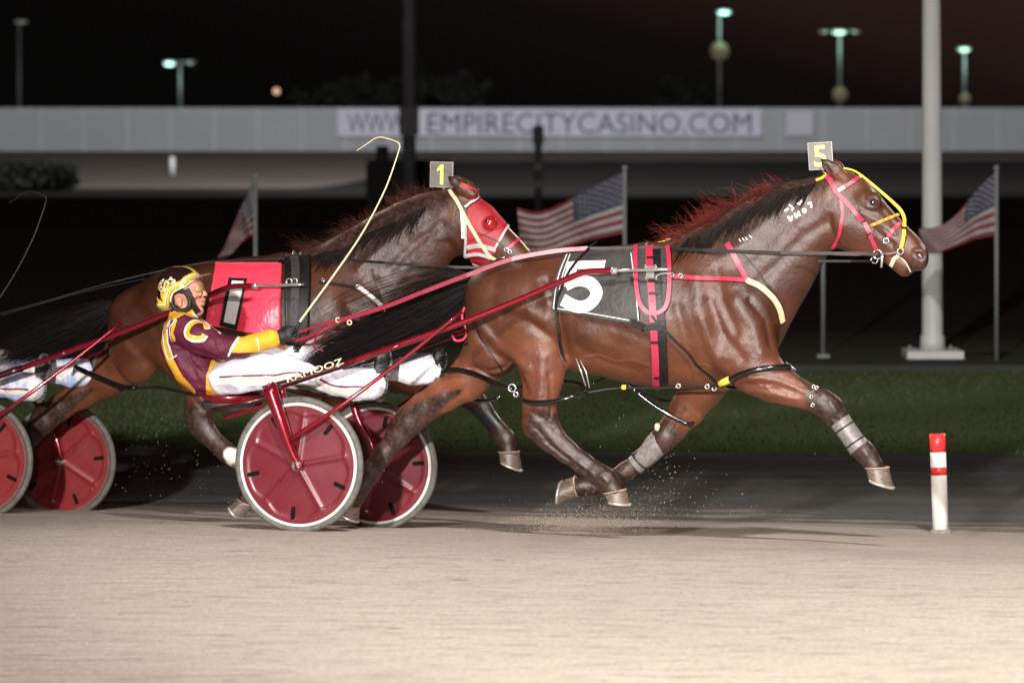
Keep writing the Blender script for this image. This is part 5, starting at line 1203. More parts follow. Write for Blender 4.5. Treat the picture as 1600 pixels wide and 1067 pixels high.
# ================================================================== SULKIES (local coordinates a, w, z)
def Lp(px, py, w): return loc3(at(px, py, w))
R = 0.369
def LW(a, w, z): return wrl(np.array([a, w, z], float))
def build_wheel(parent, c, label_dirt, side, rot=0.0, disc='disc'):
    """wheel: the part itself is the dished disc; tyre, rims, hub, slots are its pieces"""
    nr, na = 40, 180; vs = []; fs = []; cols = None
    def height(r, t):
        h = 0.020 * (1 - r) ** 1.2
        for k in range(5):
            d = (t - math.radians(83) - rot - k * 2 * math.pi / 5 + math.pi) % (2 * math.pi) - math.pi
            half = .045 + .10 * max(0, (r - .62)) / .3
            x = d * r
            if r < .84: h += .008 * math.exp(-(x / .040) ** 2) * (1 if r < .7 else max(0, 1 - (r - .7) / .14))
            # the lobes open to either side near the rim
        e = abs(((t - math.radians(83) - rot) % (2 * math.pi / 5)) - math.pi / 5) / (math.pi / 5)
        rl = .83 - .12 * max(0, e - .55) ** 1.0 * 1.4
        h += .006 / (1 + math.exp((rl - r) * 70)) + .003 * math.exp(-((r - rl) / .02) ** 2)
        return h
    for i in range(nr + 1):
        r = i / nr
        for j in range(na):
            t = 2 * math.pi * j / na; h = height(r * .9, t)
            vs.append(LW(c[0] + r * R * .865 * math.cos(t), c[1] + side * (h + .012), c[2] + r * R * .865 * math.sin(t)))
    for i in range(nr):
        for j in range(na):
            f = (i * na + j, (i + 1) * na + j, (i + 1) * na + (j + 1) % na, i * na + (j + 1) % na); fs.append(f)
    n = len(vs)
    for i in range(nr + 1):
        r = i / nr
        for j in range(na): t = 2 * math.pi * j / na; vs.append(LW(c[0] + r * R * .865 * math.cos(t), c[1] - side * (height(r * .9, t) + .012), c[2] + r * R * .865 * math.sin(t)))
    fs += [tuple(n + k for k in f[::-1]) for f in list(fs)]
    wh = mesh("wheel", vs, fs, M[disc], parent)
    C = LW(*c)
    mb = MB(); ring(mb, C, V, R - .019, .019, 96, 14); mb.build("tyre", M['tyre'], wh)
    mb = MB()
    P = [C + (math.cos(t) * U + math.sin(t) * ZV) * 1.0 for t in np.linspace(0, 2 * math.pi, 97)[:-1]]
    vs = []; prof = [(.862, .013), (.868, .020), (.905, .021), (.912, .015), (.912, -.015), (.905, -.021), (.868, -.020), (.862, -.013)]
    for t in np.linspace(0, 2 * math.pi, 121)[:-1]:
        for rr, ww in prof: vs.append(C + (math.cos(t) * U + math.sin(t) * ZV) * rr * R + V * ww)
    m_ = len(prof); fs = [(i * m_ + j, ((i + 1) % 120) * m_ + j, ((i + 1) % 120) * m_ + (j + 1) % m_, i * m_ + (j + 1) % m_) for i in range(120) for j in range(m_)]
    mb.add(vs, fs); mb.build("rim", M['white_rim'], wh, smooth=False)
    for k in range(5):
        t = math.radians(48) + rot - k * 2 * math.pi / 5; d = math.cos(t) * U + math.sin(t) * ZV; p = np.cross(d, V)
        for sd in (-1, 1):
            mb = MB(); P = [C + d * (.71 * R + s_) + V * sd * (.0205) for s_ in (-.030, .030)]
            vs = []; nn = 16
            for i in range(nn):
                a = 2 * math.pi * i / nn; e_ = d * (.012 * math.cos(a) + (.024 if math.cos(a) > 0 else -.024)) + p * .012 * math.sin(a)
                vs.append(C + d * .71 * R + e_ + V * sd * .0245)
            for i in range(nn):
                a = 2 * math.pi * i / nn; e_ = d * (.010 * math.cos(a) + (.024 if math.cos(a) > 0 else -.024)) + p * .010 * math.sin(a)
                vs.append(C + d * .71 * R + e_ + V * sd * .012)
            mb.add(vs, [tuple(range(nn))] + [(i, (i + 1) % nn, nn + (i + 1) % nn, nn + i) for i in range(nn)])
            mb.build("slot", M['slot'], wh, smooth=False)
    mb = MB(); tube(mb, [C - V * .075, C + V * .075], .016, 12); tube(mb, [C - V * .045, C + V * .045], .030, 20); mb.build("hub", M['chrome'], wh)
    return wh
CN = Lp(467.5, 725.5, 0.0); CF = Lp(588, 727, 1.26)
def zt(px, py, w): return at(px, py, w)
def build_sulky():
    s = thing("sulky", "maroon racing sulky with solid disc wheels and a driver in gold and maroon", "racing sulky", LW(CN[0], .63, 0))
    build_wheel(s, CN, None, -1); build_wheel(s, CF, None, -1, rot=.5)
    hubN = at(467, 725.5, -.075); hubNi = at(467, 725.5, .07)
    # arch and forks
    tN = at(421, 604, -.085)
    tubeo("fork", [tN, at(440, 660, -.085), at(455, 703, -.078), hubN], [.040, .034, .024, .016], M['red_metal'], s, 20, 6)
    mb = MB(); tube(mb, [tN + ZV * .002 - U * .002, tN + ZV * .012 - U * .005], [.0405, .036], 20); mb.build("fork_cap", M['red_metal'], s)
    tubeo("fork", [at(438, 604, .075), at(452, 655, .075), hubNi], [.022, .020, .014], M['red_metal'], s, 16, 4)
    tubeo("fork", [at(546, 606, 1.19), at(560, 655, 1.19), at(580, 692, 1.19), at(588, 727, 1.19)], [.026, .024, .020, .014], M['red_metal'], s, 16, 4)
    tubeo("fork", [at(536, 606, 1.345), at(560, 665, 1.345), at(587, 727, 1.345)], [.036, .030, .016], M['dark_red_metal'], s, 16, 4)
    tubeo("arch", [tN, at(440, 606, .1), at(470, 612, .45), at(505, 616, .8), at(538, 608, 1.19), at(536, 606, 1.345)], .019, M['dark_red_metal'], s, 16, 6)
    mb = MB(); boxm(mb, hubN - V * .006, (.045, .012, .055), LAX); tube(mb, [hubN - V * .010, hubN - V * .020], .014, 8); mb.build("axle_plate", M['red_metal'], s, smooth=False)
    mb = MB()
    for dx, dz in ((.0, .0), (.008, .010), (-.006, .011), (.004, -.012)): tube(mb, [hubN + U * dx + ZV * dz - V * .018, hubN + U * dx + ZV * dz - V * .026], .0055 if dx else .009, 8)
    mb.build("axle_bolt", M['chrome'], s)
    # shafts: long bent tubes with steel ends, a sleeve with lettering near the arch
    for sgn, nm in ((-1, 0), (1, 1)):
        wv = lambda v: v if sgn < 0 else 1.26 - v
        def Q(px, py, w):
            p = loc3(at(px, py, w)); 
            return wrl(p if sgn < 0 else np.array([p[0], 1.26 - p[1], p[2]]))
        tubeo("shaft", [Q(545, 567, .14), Q(640, 533, .17), Q(720, 505, .20), Q(800, 473, .23), Q(860, 447, .245), Q(905, 428, .25), Q(925, 424, .25), Q(960, 423.5, .25)], .0165, M['red_metal'], s, 20, 6)
        tubeo("shaft_sleeve", [Q(424, 603, .06), Q(440, 601, .08), Q(545, 567, .14)], [.024, .0215, .0205], M['dark_red_metal'], s, 20, 6)
        tubeo("shaft_tip", [Q(958, 423.5, .25), Q(1030, 421, .25), Q(1038, 421, .25), Q(1048, 421, .25)], [.0075, .0095, .0085, .003], M['chrome'], s, 14)
        tubeo("collar", [Q(956, 423.5, .25), Q(964, 423.4, .25)], .0185, M['chrome'], s, 16)
        tubeo("stay", [Q(455, 686, -.115), Q(545, 625, -.075), Q(640, 553, .06), Q(722, 487, .19)], [.0135, .0115, .0105, .0095], M['red_metal'], s, 14, 4)
        if sgn < 0:
            a = at(450, 597.5, .058); b = at(543, 566, .115); ax = (b - a); L = np.linalg.norm(ax); ax /= L; an = -V * 1.0; ay = np.cross(V, ax) * -1; ay /= np.linalg.norm(ay)
            if ay[2] < 0: ay = -ay
            lettering("lettering", "RAMOOZ", a - V * .002, ax, ay, an, L * .94, .033, M['cream'], s, bold=.0, ext=.005)
        tubeo("foot_rest", [Q(566, 563, .16), Q(584, 552, .14), Q(620, 541, .14), Q(626, 536, .18)], .008, M['red_metal'], s, 10, 4)
    # seat: shallow shell, black cushion, carrying tubes
    Z0 = at(360, 632, .63)[2]; sc_ = loc3(at(365, 625, .63)); n = 40; vs = []
    prof = [(.0, .012), (.55, .010), (.85, .018), (1.0, .045), (1.03, .040), (.9, .0), (.5, -.008), (0, -.008)]
    for rr, hh in prof:
        for i in range(n):
            t = 2 * math.pi * i / n; a = .185 * rr * math.cos(t); w_ = .19 * rr * math.sin(t)
            vs.append(wrl(np.array([sc_[0] + a - .01, .63 + w_, sc_[2] + hh + (.035 * max(0, -math.cos(t)) ** 2) * rr - .01])))
    fs = [(i * n + j, i * n + (j + 1) % n, (i + 1) * n + (j + 1) % n, (i + 1) * n + j) for i in range(len(prof) - 1) for j in range(n)]
    mesh("seat", vs, fs, M['red_metal'], s)
    mb = MB(); vs = []; prof2 = [(.93, .0), (.95, -.028), (.80, -.052), (.0, -.060)]
    for rr, hh in prof2:
        for i in range(n): t = 2 * math.pi * i / n; vs.append(wrl(np.array([sc_[0] - .01 + .18 * rr * math.cos(t), .63 + .185 * rr * math.sin(t), sc_[2] + hh - .006])))
    mb.add(vs, [(i * n + j, i * n + (j + 1) % n, (i + 1) * n + (j + 1) % n, (i + 1) * n + j) for i in range(3) for j in range(n)] + [tuple(3 * n + i for i in range(n))]); mb.build("seat_pan", M['charcoal'], s)
    for wz in (.48, .78): tubeo("seat_rail", [at(350, 652, wz), at(385, 643, wz), at(440, 628, wz)], .013, M['red_metal'], s, 12, 4)
    for wz, cols in ((.40, 0), (.86, 1)): tubeo("seat_strut", [at(330, 640, wz), at(420, 622, wz - .0)], .010, M['dark_red_metal'], s, 10)
    return s
sulky5 = build_sulky()

# ================================================================== DRIVER of horse five
WD = .63
def P3(x, y, r, dw=0, fl=1.0): return (x, y, r, dw, fl)
def sdf_obj(name, groups, mat, parent, h, it=2, color=None, lines=None, side=-1, wob=None):
    G = [(kj, ki, [chain(c, WD) for c in chs]) for kj, ki, chs in groups]; F = Field(G, h, pad=.03); vs, fs = F.extract(it)
    if lines: vs = relief(vs, fs, lines, side)
    if wob:
        N = normals(vs, fs); vs = vs + N * wob(vs)[:, None]
    W = wrl(vs); P = pix(W); col = color(vs, P, normals(vs, fs)) if color else None
    return mesh(name, W, fs, mat, parent, col=col), W, fs
person = thing("person", "driver in maroon and gold jacket, white trousers and painted helmet, leaning back on the sulky", "person", at(360, 620, .63))
skull = [P3(283, 450, 27, 0, .80), P3(290, 452, 25, 0, .80)]
face = [P3(296, 456, 20, 0, .80), P3(299, 466, 17, 0, .80), P3(304, 477, 12.5, 0, .85), P3(310, 486, 8, 0, .9)]
fore = [P3(303, 444, 13, 0, 1.15), P3(309, 446, 7.5, 0, 1.8)]
browd = [P3(313.5, 447, 3.2, -.030, 1.9), P3(314.5, 447.5, 3, 0, 2), P3(313.5, 447, 3.2, .030, 1.9)]
nose = [P3(312.5, 450, 3.0, 0, .9), P3(317.5, 456, 3.4, 0, .9), P3(321.3, 460.5, 2.9, 0, 1.15)]
nost2 = [P3(316.5, 462, 2.5, -.012, .9)]; nost3 = [P3(316.5, 462, 2.5, .012, .9)]
lipU = [P3(314.5, 469.0, 3.6, -.014, 1.6), P3(317.2, 468.8, 3.8, 0, 1.6), P3(314.5, 469.0, 3.6, .014, 1.6)]
lipL = [P3(314, 475, 3.4, -.012, 1.6), P3(316.4, 474.8, 3.4, 0, 1.6), P3(314, 475, 3.4, .012, 1.6)]
chinp = [P3(309.5, 486, 7.5, 0, 1.1), P3(313, 485, 4.6, 0, 1.2)]
cheekb = [P3(304, 460, 7, -.052, .8), P3(311, 459, 5, -.040, .8)]; cheekf = [P3(304, 460, 7, .052, .8), P3(311, 459, 5, .040, .8)]
neckp = [P3(285, 470, 17, 0, .9), P3(284, 492, 17, 0, .95), P3(288, 520, 22, 0, 1.1)]
earn = [P3(279, 470, 5.8, -.082, .4), P3(281, 476, 4, -.08, .4)]; earf = [P3(279, 470, 5.8, .082, .4), P3(281, 476, 4, .08, .4)]
btorso = [P3(292, 525, 25, 0, 1.25), P3(300, 560, 26, 0, 1.15), P3(325, 588, 22, 0, 1.1)]
arm_n = [P3(293, 522, 14, -.15, 1), P3(345, 541, 11, -.195, 1), P3(372, 542, 9, -.195, 1), P3(425, 529, 8, -.16, 1), P3(436, 526, 8, -.15, 1)]
arm_f = [P3(300, 522, 14, .15, 1), P3(360, 550, 10, .19, 1), P3(395, 555, 8, .18, 1), P3(438, 549, 8, .13, 1), P3(448, 546, 8, .12, 1)]
leg_n = [P3(350, 590, 15, -.09, 1), P3(400, 582, 15, -.13, 1), P3(480, 587, 10, -.14, 1), P3(530, 598, 11, -.14, 1), P3(582, 602, 8, -.14, 1)]
leg_f = [P3(354, 586, 15, .09, 1), P3(420, 568, 14, .14, 1), P3(520, 555, 10, .165, 1), P3(600, 570, 11, .17, 1), P3(664, 577, 8, .17, 1)]
g_body = [(0, .006, [skull, face, fore, neckp]), (.010, .006, [browd, chinp, cheekb, cheekf]), (.006, .003, [nose, nost2, nost3]), (.006, .003, [lipU, lipL]), (.004, .003, [earn, earf]), (.03, .02, [btorso]), (.02, .02, [arm_n]), (.02, .02, [arm_f]), (.02, .02, [leg_n]), (.02, .02, [leg_f])]
flines = [([(315, 472.1), (321, 472.1)], 1.0, -.003), ([(306, 453), (313, 453)], 2.4, -.005), ([(309, 465), (311, 472)], 1.8, -.0015), ([(320, 465.5), (321, 468)], 1.0, -.002)]
body, BWv, BFv = sdf_obj("body", g_body, M['skin'], person, .0042, it=1, lines=flines)
for s_ in (-1, 1):
    mb = MB(); sphere(mb, at(309, 452.5, WD + s_ * .033), .0115, 12, 8); mb.build("eye", simple("eye_white", (.6, .55, .5), .2), person)
    mb = MB(); sphere(mb, at(311.4, 452.5, WD + s_ * .034), .0055, 10, 6); mb.build("iris", M['eye'], person)
# clothes
zz = rng_ = np.random.default_rng(4)
def folds(amp, fr, seed):
    r = np.random.default_rng(seed); K = r.normal(0, 1, (14, 3)) * fr; ph = r.uniform(0, 6.28, 14)
    def f(v):
        o = np.zeros(len(v))
        for k, p in zip(K, ph): o += np.sin(v @ k + p)
        o = o / 14 ** .5; return amp * (1 - np.abs(o) * 1.4)
    return f
def in_band(P, pts, wpx):
    pts = np.array(pts, float); best = np.full(len(P), 1e9)
    for a, b in zip(pts[:-1], pts[1:]):
        d = b - a; t = np.clip(((P - a) @ d) / (d @ d), 0, 1); best = np.minimum(best, np.hypot(*(P - a - t[:, None] * d).T))
    return best < wpx / 2
MAR = (0.080, 0.007, 0.024); GOLD = (0.62, 0.31, 0.022); WHT = (0.78, 0.74, 0.72)
def jacket_col(vs, P, N):
    c = np.tile(MAR, (len(vs), 1)); x, y = P.T; near_ = vs[:, 1] < WD
    slv = (vs[:, 1] < WD - .12) | (vs[:, 1] > WD + .12)
    # gold forearms, gold yoke and side panels
    fore_ = (x > 372 - (y - 528) * .45) & (x > 352); fore_ &= ~((y > 551) & (x < 404) & (y - 551 > (404 - x) * -.2 - 2))
    c[fore_] = GOLD
    c[in_band(P, [(374, 524), (364, 540), (357, 556)], 3)] = WHT
    c[in_band(P, [(262, 490), (255, 510), (257, 535), (264, 560), (280, 590), (300, 612)], 11) & ~(y < 486)] = GOLD
    c[in_band(P, [(268, 495), (261, 515), (262, 535), (270, 558)], 2)] = WHT
    c[in_band(P, [(270, 494), (288, 484), (302, 490)], 12)] = GOLD
    c[(x > 322 - (y - 565) * -.0) & (y > 563) & (x > 330 - (y - 565) * .35)] = GOLD
    c[in_band(P, [(274, 500), (268, 520), (272, 532)], 5)] = GOLD
    c[in_band(P, [(320, 498), (340, 515), (368, 524)], 9) & (vs[:, 1] > WD - .13)] = GOLD
    return c
Mj, ntj, bj = newmat("driving_jacket_satin"); ntj.links.new(attr(ntj, 'Col'), bj.inputs['Base Color']); bj.inputs['Roughness'].default_value = .6; bj.inputs['Specular IOR Level'].default_value = .3
vj = mapping(ntj, (1, 1, 1.6)); bump(ntj, bj, noise(ntj, 26, 5, .6, vj), .55, .012)
M['jacket'] = Mj
jt = [P3(286, 516, 28, 0, 1.5), P3(290, 540, 35, 0, 1.32), P3(300, 565, 35, 0, 1.22), P3(322, 586, 32, 0, 1.22), P3(340, 594, 24, 0, 1.4)]
jsh = [P3(284, 505, 18, -.1, 1), P3(284, 505, 18, .1, 1)]
jn = [P3(287, 514, 25, -.17, .95), P3(312, 530, 24, -.20, .95), P3(345, 543, 20, -.205, .95), P3(375, 543, 16, -.20, .95), P3(405, 535, 14, -.18, .95), P3(424, 529, 13.5, -.165, .95), P3(428, 528, 12, -.16, .95)]
jf = [P3(295, 514, 25, .17, .95), P3(330, 538, 22, .20, .95), P3(365, 552, 18, .20, .95), P3(400, 556, 14, .18, .95), P3(436, 550, 11, .14, .95)]
coll = [P3(280, 489, 14, -.035, .9), P3(298, 492, 11, 0, 1.4), P3(280, 489, 14, .035, .9)]
jl = [([(345, 520), (356, 540), (352, 560)], 3, -.006), ([(330, 520), (338, 548)], 3, -.004), ([(300, 545), (330, 556), (350, 566)], 4, -.010), ([(285, 548), (300, 575), (312, 600)], 4, -.006), ([(300, 560), (318, 580)], 3, -.006), ([(385, 530), (395, 552)], 3, -.003), ([(405, 526), (411, 548)], 2.5, -.003), ([(270, 520), (284, 545)], 3, -.004)]
jacket, JW, JF = sdf_obj("jacket", [(0, .03, [jt, jsh, coll]), (.025, .015, [jn]), (.025, .015, [jf])], M['jacket'], person, .0045, it=2, color=jacket_col, lines=jl, wob=folds(.0034, 34, 7))
SJ = Skin(JW, JF, WD - .2)
J = lambda nm, pts, wpx, mat, par, **k: strapo(nm, SJ, pts, wpx / 279.0, mat, par, **k)
J("letter", [(324, 515), (319, 506), (305, 503), (294, 512), (293, 524), (303, 530), (316, 530), (321, 524)][::-1], 9.5, simple("cream_edge_cloth", (.75, .62, .42), .5), jacket, off=.0035, th=.002, n=6)
J("letter", [(323, 514), (318, 507), (305, 505), (296, 513), (295, 523), (304, 528), (315, 528), (319, 523)][::-1], 6.5, M['gold_cloth'], jacket, off=.0062, th=.002, n=6)
J("piping", [(262, 497), (255, 512), (256, 535), (261, 556), (266, 562), (276, 555)], 1.8, M['white_cloth'], jacket, off=.002, th=.002)
J("piping", [(275, 499), (266, 512), (266, 525), (269, 533)], 1.8, M['white_cloth'], jacket, off=.002, th=.002)
J("piping", [(300, 489), (309, 497), (322, 505), (345, 522)], 2.2, M['white_cloth'], jacket, off=.002, th=.002)
J("piping", [(374, 527), (366, 541), (357, 554)], 1.8, M['white_cloth'], jacket, off=.002, th=.002)
J("piping", [(401, 528), (404, 540), (404, 552)], 1.5, M['white_cloth'], jacket, off=.002, th=.002)
# trousers
tn = [P3(350, 592, 25, -.08, 1.05), P3(375, 586, 28, -.12, .9), P3(412, 580, 27, -.13, .85), P3(450, 580, 23, -.14, .85), P3(480, 586, 17, -.14, .9), P3(496, 592, 15, -.14, .9), P3(525, 597, 21, -.14, .85), P3(555, 600, 24.5, -.14, .85), P3(580, 601, 25, -.14, .8)]
tf = [P3(352, 588, 25, .08, 1.05), P3(400, 572, 27, .13, .9), P3(460, 560, 22, .15, .85), P3(520, 555, 18, .165, .9), P3(560, 562, 17, .17, .9), P3(610, 572, 20, .17, .85), P3(645, 576, 24, .17, .8), P3(667, 576, 25, .17, .75)]
tl = [([(400, 556), (408, 575), (404, 600)], 4, -.006), ([(430, 560), (436, 580)], 3, -.005), ([(368, 575), (380, 590), (376, 606)], 3, -.005), ([(515, 585), (530, 600), (526, 618)], 4, -.007), ([(548, 580), (552, 600)], 3, -.005), ([(488, 572), (492, 604)], 5, -.008), ([(566, 582), (572, 618)], 3, -.004), ([(455, 565), (470, 590)], 3, -.005)]
trn, TW, TF = sdf_obj("trousers", [(0, .02, [tn]), (.02, .02, [tf])], M['white_satin'], person, .0048, it=2, lines=tl, wob=folds(.0042, 26, 9))
ST = Skin(TW, TF, WD - .2)
Tt = lambda nm, pts, wpx, mat, **k: strapo(nm, ST, pts, wpx / 282.0, mat, trn, off=.002, th=.0018, n=8, **k)
Tt("stripe", [(343, 589), (380, 587), (408, 586), (430, 586), (452, 582), (476, 583), (487, 588)], 2.6, M['maroon_cloth'])
Tt("stripe", [(343, 594), (380, 591), (408, 591), (430, 591), (452, 587), (476, 588)], 3.0, simple("pale_gold_stripe", (.75, .58, .30), .5))
Tt("stripe", [(500, 592), (515, 600), (535, 604), (560, 604), (576, 605)], 3.0, M['maroon_cloth'])
Tt("stripe", [(497, 597), (512, 605), (532, 610), (560, 610), (576, 610)], 3.4, simple("pale_gold_stripe", (.75, .58, .30), .5))
# boots: seen mostly from the sole side
def boot(heel, toe, ank, dw, n_, nm="boot", wd=.048):
    H, Tt_, A_k = at(*heel, WD + dw), at(*toe, WD + dw), at(*ank, WD + dw); f = Tt_ - H; L = np.linalg.norm(f); f /= L
    n_ = n_ - f * (n_ @ f); n_ /= np.linalg.norm(n_); l = np.cross(f, n_); q = lambda p, r, fl=1: (*loc3(p), r, fl)
    foot = [q(H + f * .035 - n_ * .042, .040), q(H + f * .10 - n_ * .040, .043), q(H + f * (L - .075) - n_ * .034, .042), q(H + f * (L - .035) - n_ * .028, .034)]
    leg = [q(H + f * .05 - n_ * .045, .042), q((H + f * .07 - n_ * .045) * .4 + A_k * .6, .045), q(A_k, .05)]
    F_ = Field([(0, .02, [foot, leg])], .005, pad=.02); v, f_ = F_.extract(2); b_ = mesh(nm, wrl(v), f_, M['glove'], person)
    mb = MB(); n = 44; vs = []; c = (H + Tt_) / 2
    def outline(k, sc=1.0):
        t = 2 * math.pi * k / n; y = math.cos(t); x = math.sin(t); w_ = wd * (1 + .12 * y - .22 * math.exp(-((y + .15) / .3) ** 2)) * np.sign(x) * abs(x) ** .75
        return f * (L / 2 * y) * sc + l * w_ * sc
    for o, sc in ((-.020, .97), (-.012, 1.0), (0, 1.0), (.004, .95)):
        for k in range(n): vs.append(c + outline(k, sc) + n_ * (o + (-.010 if outline(k) @ f > L * .32 else 0) * ((outline(k) @ f) / L - .32) * 8))
    mb.add(vs, [(a * n + k, a * n + (k + 1) % n, (a + 1) * n + (k + 1) % n, (a + 1) * n + k) for a in range(3) for k in range(n)] + [tuple(3 * n + k for k in range(n)), tuple(range(n))[::-1]])
    so = mb.build("sole", M['sole'], b_, smooth=False)
    mb = MB()
    for k in range(11):
        if k in (3,): continue
        yy = -.86 + 1.72 * k / 10; hw = wd * .78 * math.sqrt(max(.05, 1 - yy ** 4)); p = c + f * L / 2 * yy + n_ * (.005 - (.010 if yy > .64 else 0) * (yy / 2 - .32) * 8)
        tube(mb, [p - l * hw - f * .006, p + f * .004, p + l * hw - f * .006], .0034, 5)
    mb.build("tread", M['sole'], so)
    return b_
boot((593, 629), (604, 543), (574, 602), -.15, U * .62 - V * .78)
boot((684, 607), (694, 545), (664, 578), .17, U * .95 - V * .32)
# helmet shell, painted
HB = [(0, .01, [[P3(279, 449, 33.5, 0, .96), P3(286, 448, 32.5, 0, .98)], [P3(272, 458, 26, 0, 1.15), P3(262, 470, 17, 0, 1.7)]])]
Gh = [(kj, ki, [chain(c, WD) for c in chs]) for kj, ki, chs in HB]; Fh = Field(Gh, .0030, pad=.02)
A_, W_, Z_ = np.meshgrid(*Fh.ax, indexing='ij'); wl = wrl(np.stack([A_.ravel(), np.full(A_.size, WD - .10), Z_.ravel()], -1)); PP = pix(wl); X_, Y_ = PP[:, 0].reshape(A_.shape), PP[:, 1].reshape(A_.shape)
# face and ear opening as a union of half planes (pixels -> metres), smooth arch over the ear
rimf = np.interp(X_, [200, 250, 262, 266, 268, 272, 280, 290, 296, 302, 316, 330], [484, 485, 485, 478, 466, 458, 453, 449, 441, 436.5, 434, 434])
d_open = (Y_ - rimf) / 279.0
Fs = np.maximum(Fh.F, -(Fh.F + .011)); Fh.F = np.maximum(Fs, d_open).astype(np.float32)
hv, hf = Fh.extract(1); hW = wrl(hv); hP = pix(wrl(np.stack([hv[:, 0], np.full(len(hv), WD - .10), hv[:, 2]], -1)))
rim_ = np.interp(hP[:, 0], [200, 250, 262, 266, 268, 272, 280, 290, 296, 302, 316, 330], [484, 485, 485, 478, 466, 458, 453, 449, 441, 436.5, 434, 434])
dr = rim_ - hP[:, 1]; hx = hP[:, 0]
dr = np.minimum(dr, 1e9); rl = np.array([(250, 485), (262, 485), (266, 478), (268, 466), (272, 458), (280, 453), (290, 449), (296, 441), (302, 436.5), (320, 434)], float)
best = np.full(len(hv), 1e9)
for a, b in zip(rl[:-1], rl[1:]):
    d = b - a; t = np.clip(((hP - a) @ d) / (d @ d), 0, 1); best = np.minimum(best, np.hypot(*(hP - a - t[:, None] * d).T))
BK = np.array([.014, .006, .009]); GD = np.array([.62, .40, .045]); CR = np.array([.78, .68, .40]); OR = np.array([.55, .16, .02])
hc = np.tile(BK, (len(hv), 1))
for lo, hi, cc in ((0, 2.2, CR), (2.2, 3.4, BK), (3.4, 6.5, GD), (6.5, 7.3, BK), (7.3, 9.2, CR), (9.2, 12.5, GD)): hc[(best >= lo) & (best < hi)] = cc
cw = np.abs(hv[:, 1] - WD)
for lo, hi, cc in ((0, .010, GD), (.010, .014, BK), (.014, .020, CR), (.020, .030, GD)): hc[(cw >= lo) & (cw < hi) & (best > 12.5)] = cc
K = np.random.default_rng(12); nz = np.zeros(len(hv)); 
for _ in range(22): k = K.normal(0, 1, 3) * 70; nz += np.sin(hv @ k + K.uniform(0, 6.28))
orn = np.hypot((hP[:, 0] - 259) / 15, (hP[:, 1] - 447) / 13) + .35 * ((hP[:, 0] - 259) / 15) * ((hP[:, 1] - 447) / 13)
m_ = (orn < 1) & (nz > -.8) & (best > 12.5); hc[m_] = CR; hc[(orn < 1) & (nz > 3) & (best > 12.5)] = OR; hc[(orn < .95) & (np.abs(nz - 1) < .5) & (best > 12.5)] = BK
orn2 = np.hypot((hP[:, 0] - 250) / 7, (hP[:, 1] - 464) / 9); hc[(orn2 < 1) & (nz > 0) & (best > 12.5)] = GD * .8
helmet = mesh("helmet", hW, hf, M['helmet'], person, col=hc, label="painted gold and maroon helmet")
# padding and ear cover, strap, visor, goggles
SH = Skin(BWv, BFv, WD - .1)
mb = MB(); P = [at(x, y, WD - .083) for x, y in ((268, 462), (270, 478), (280, 485), (292, 483), (297, 474), (292, 460), (284, 455), (274, 456), (268, 462))]
tube(mb, catmull(P, 5), .013, 10); mb.build("ear_pad", M['glove'], helmet)
mb = MB()
strap(mb, None, [(291, 452, WD - .086), (297, 464, WD - .082), (302, 476, WD - .070), (310, 488, WD - .035)], .034, n=8, th=.006); mb.build("chin_strap", M['glove'], helmet)
mb = MB(); vs = []; n1, n2 = 8, 24
for lay in (0, .003):
    for i in range(n1 + 1):
        for j in range(n2 + 1):
            s_ = i / n1; t = -1.0 + 2.0 * j / n2; p0_ = at(300 + 2 * (1 - t * t) , 434 - .0 * t, WD + .088 * t); ln = (28 + 4 * 0) * SP * math.cos(t * 1.1)
            vs.append(p0_ + U * (ln * s_ + .0 + .012 * (1 - t * t)) + ZV * (.022 * s_ ** 1.6 * math.cos(t) - .012 * (1 - s_) + lay))
m1 = (n1 + 1) * (n2 + 1); id_ = lambda i, j: i * (n2 + 1) + j
fs = [(id_(i, j), id_(i, j + 1), id_(i + 1, j + 1), id_(i + 1, j)) for i in range(n1) for j in range(n2)]; fs += [tuple(m1 + k for k in f[::-1]) for f in list(fs)]
per = [id_(0, j) for j in range(n2)] + [id_(i, n2) for i in range(n1)] + [id_(n1, j) for j in range(n2, 0, -1)] + [id_(i, 0) for i in range(n1, 0, -1)]
fs += [(a, b, b + m1, a + m1) for a, b in zip(per, per[1:] + per[:1])]
mb.add(vs, fs); mb.build("visor", M['visor'], helmet)
mb = MB(); vs = []; n2 = 22
for i, (dx, yy) in enumerate(((0, 445.5), (2.2, 448), (2.8, 451), (2.2, 454), (0, 456.5))):
    for j in range(n2 + 1):
        t = -1 + 2 * j / n2; vs.append(at(300 + (16.5 + dx) * math.cos(t * 1.15) , yy, WD + .074 * math.sin(t * 1.35)))
for i in range(5): pass
mb.add(vs, [(i * (n2 + 1) + j, i * (n2 + 1) + j + 1, (i + 1) * (n2 + 1) + j + 1, (i + 1) * (n2 + 1) + j) for i in range(4) for j in range(n2)])
gl = mb.build("goggles", M['lens'], person)
M['lens'].node_tree.nodes['Principled BSDF'].inputs['Alpha'].default_value = .55
md = gl.modifiers.new("thick", 'SOLIDIFY'); md.thickness = .002
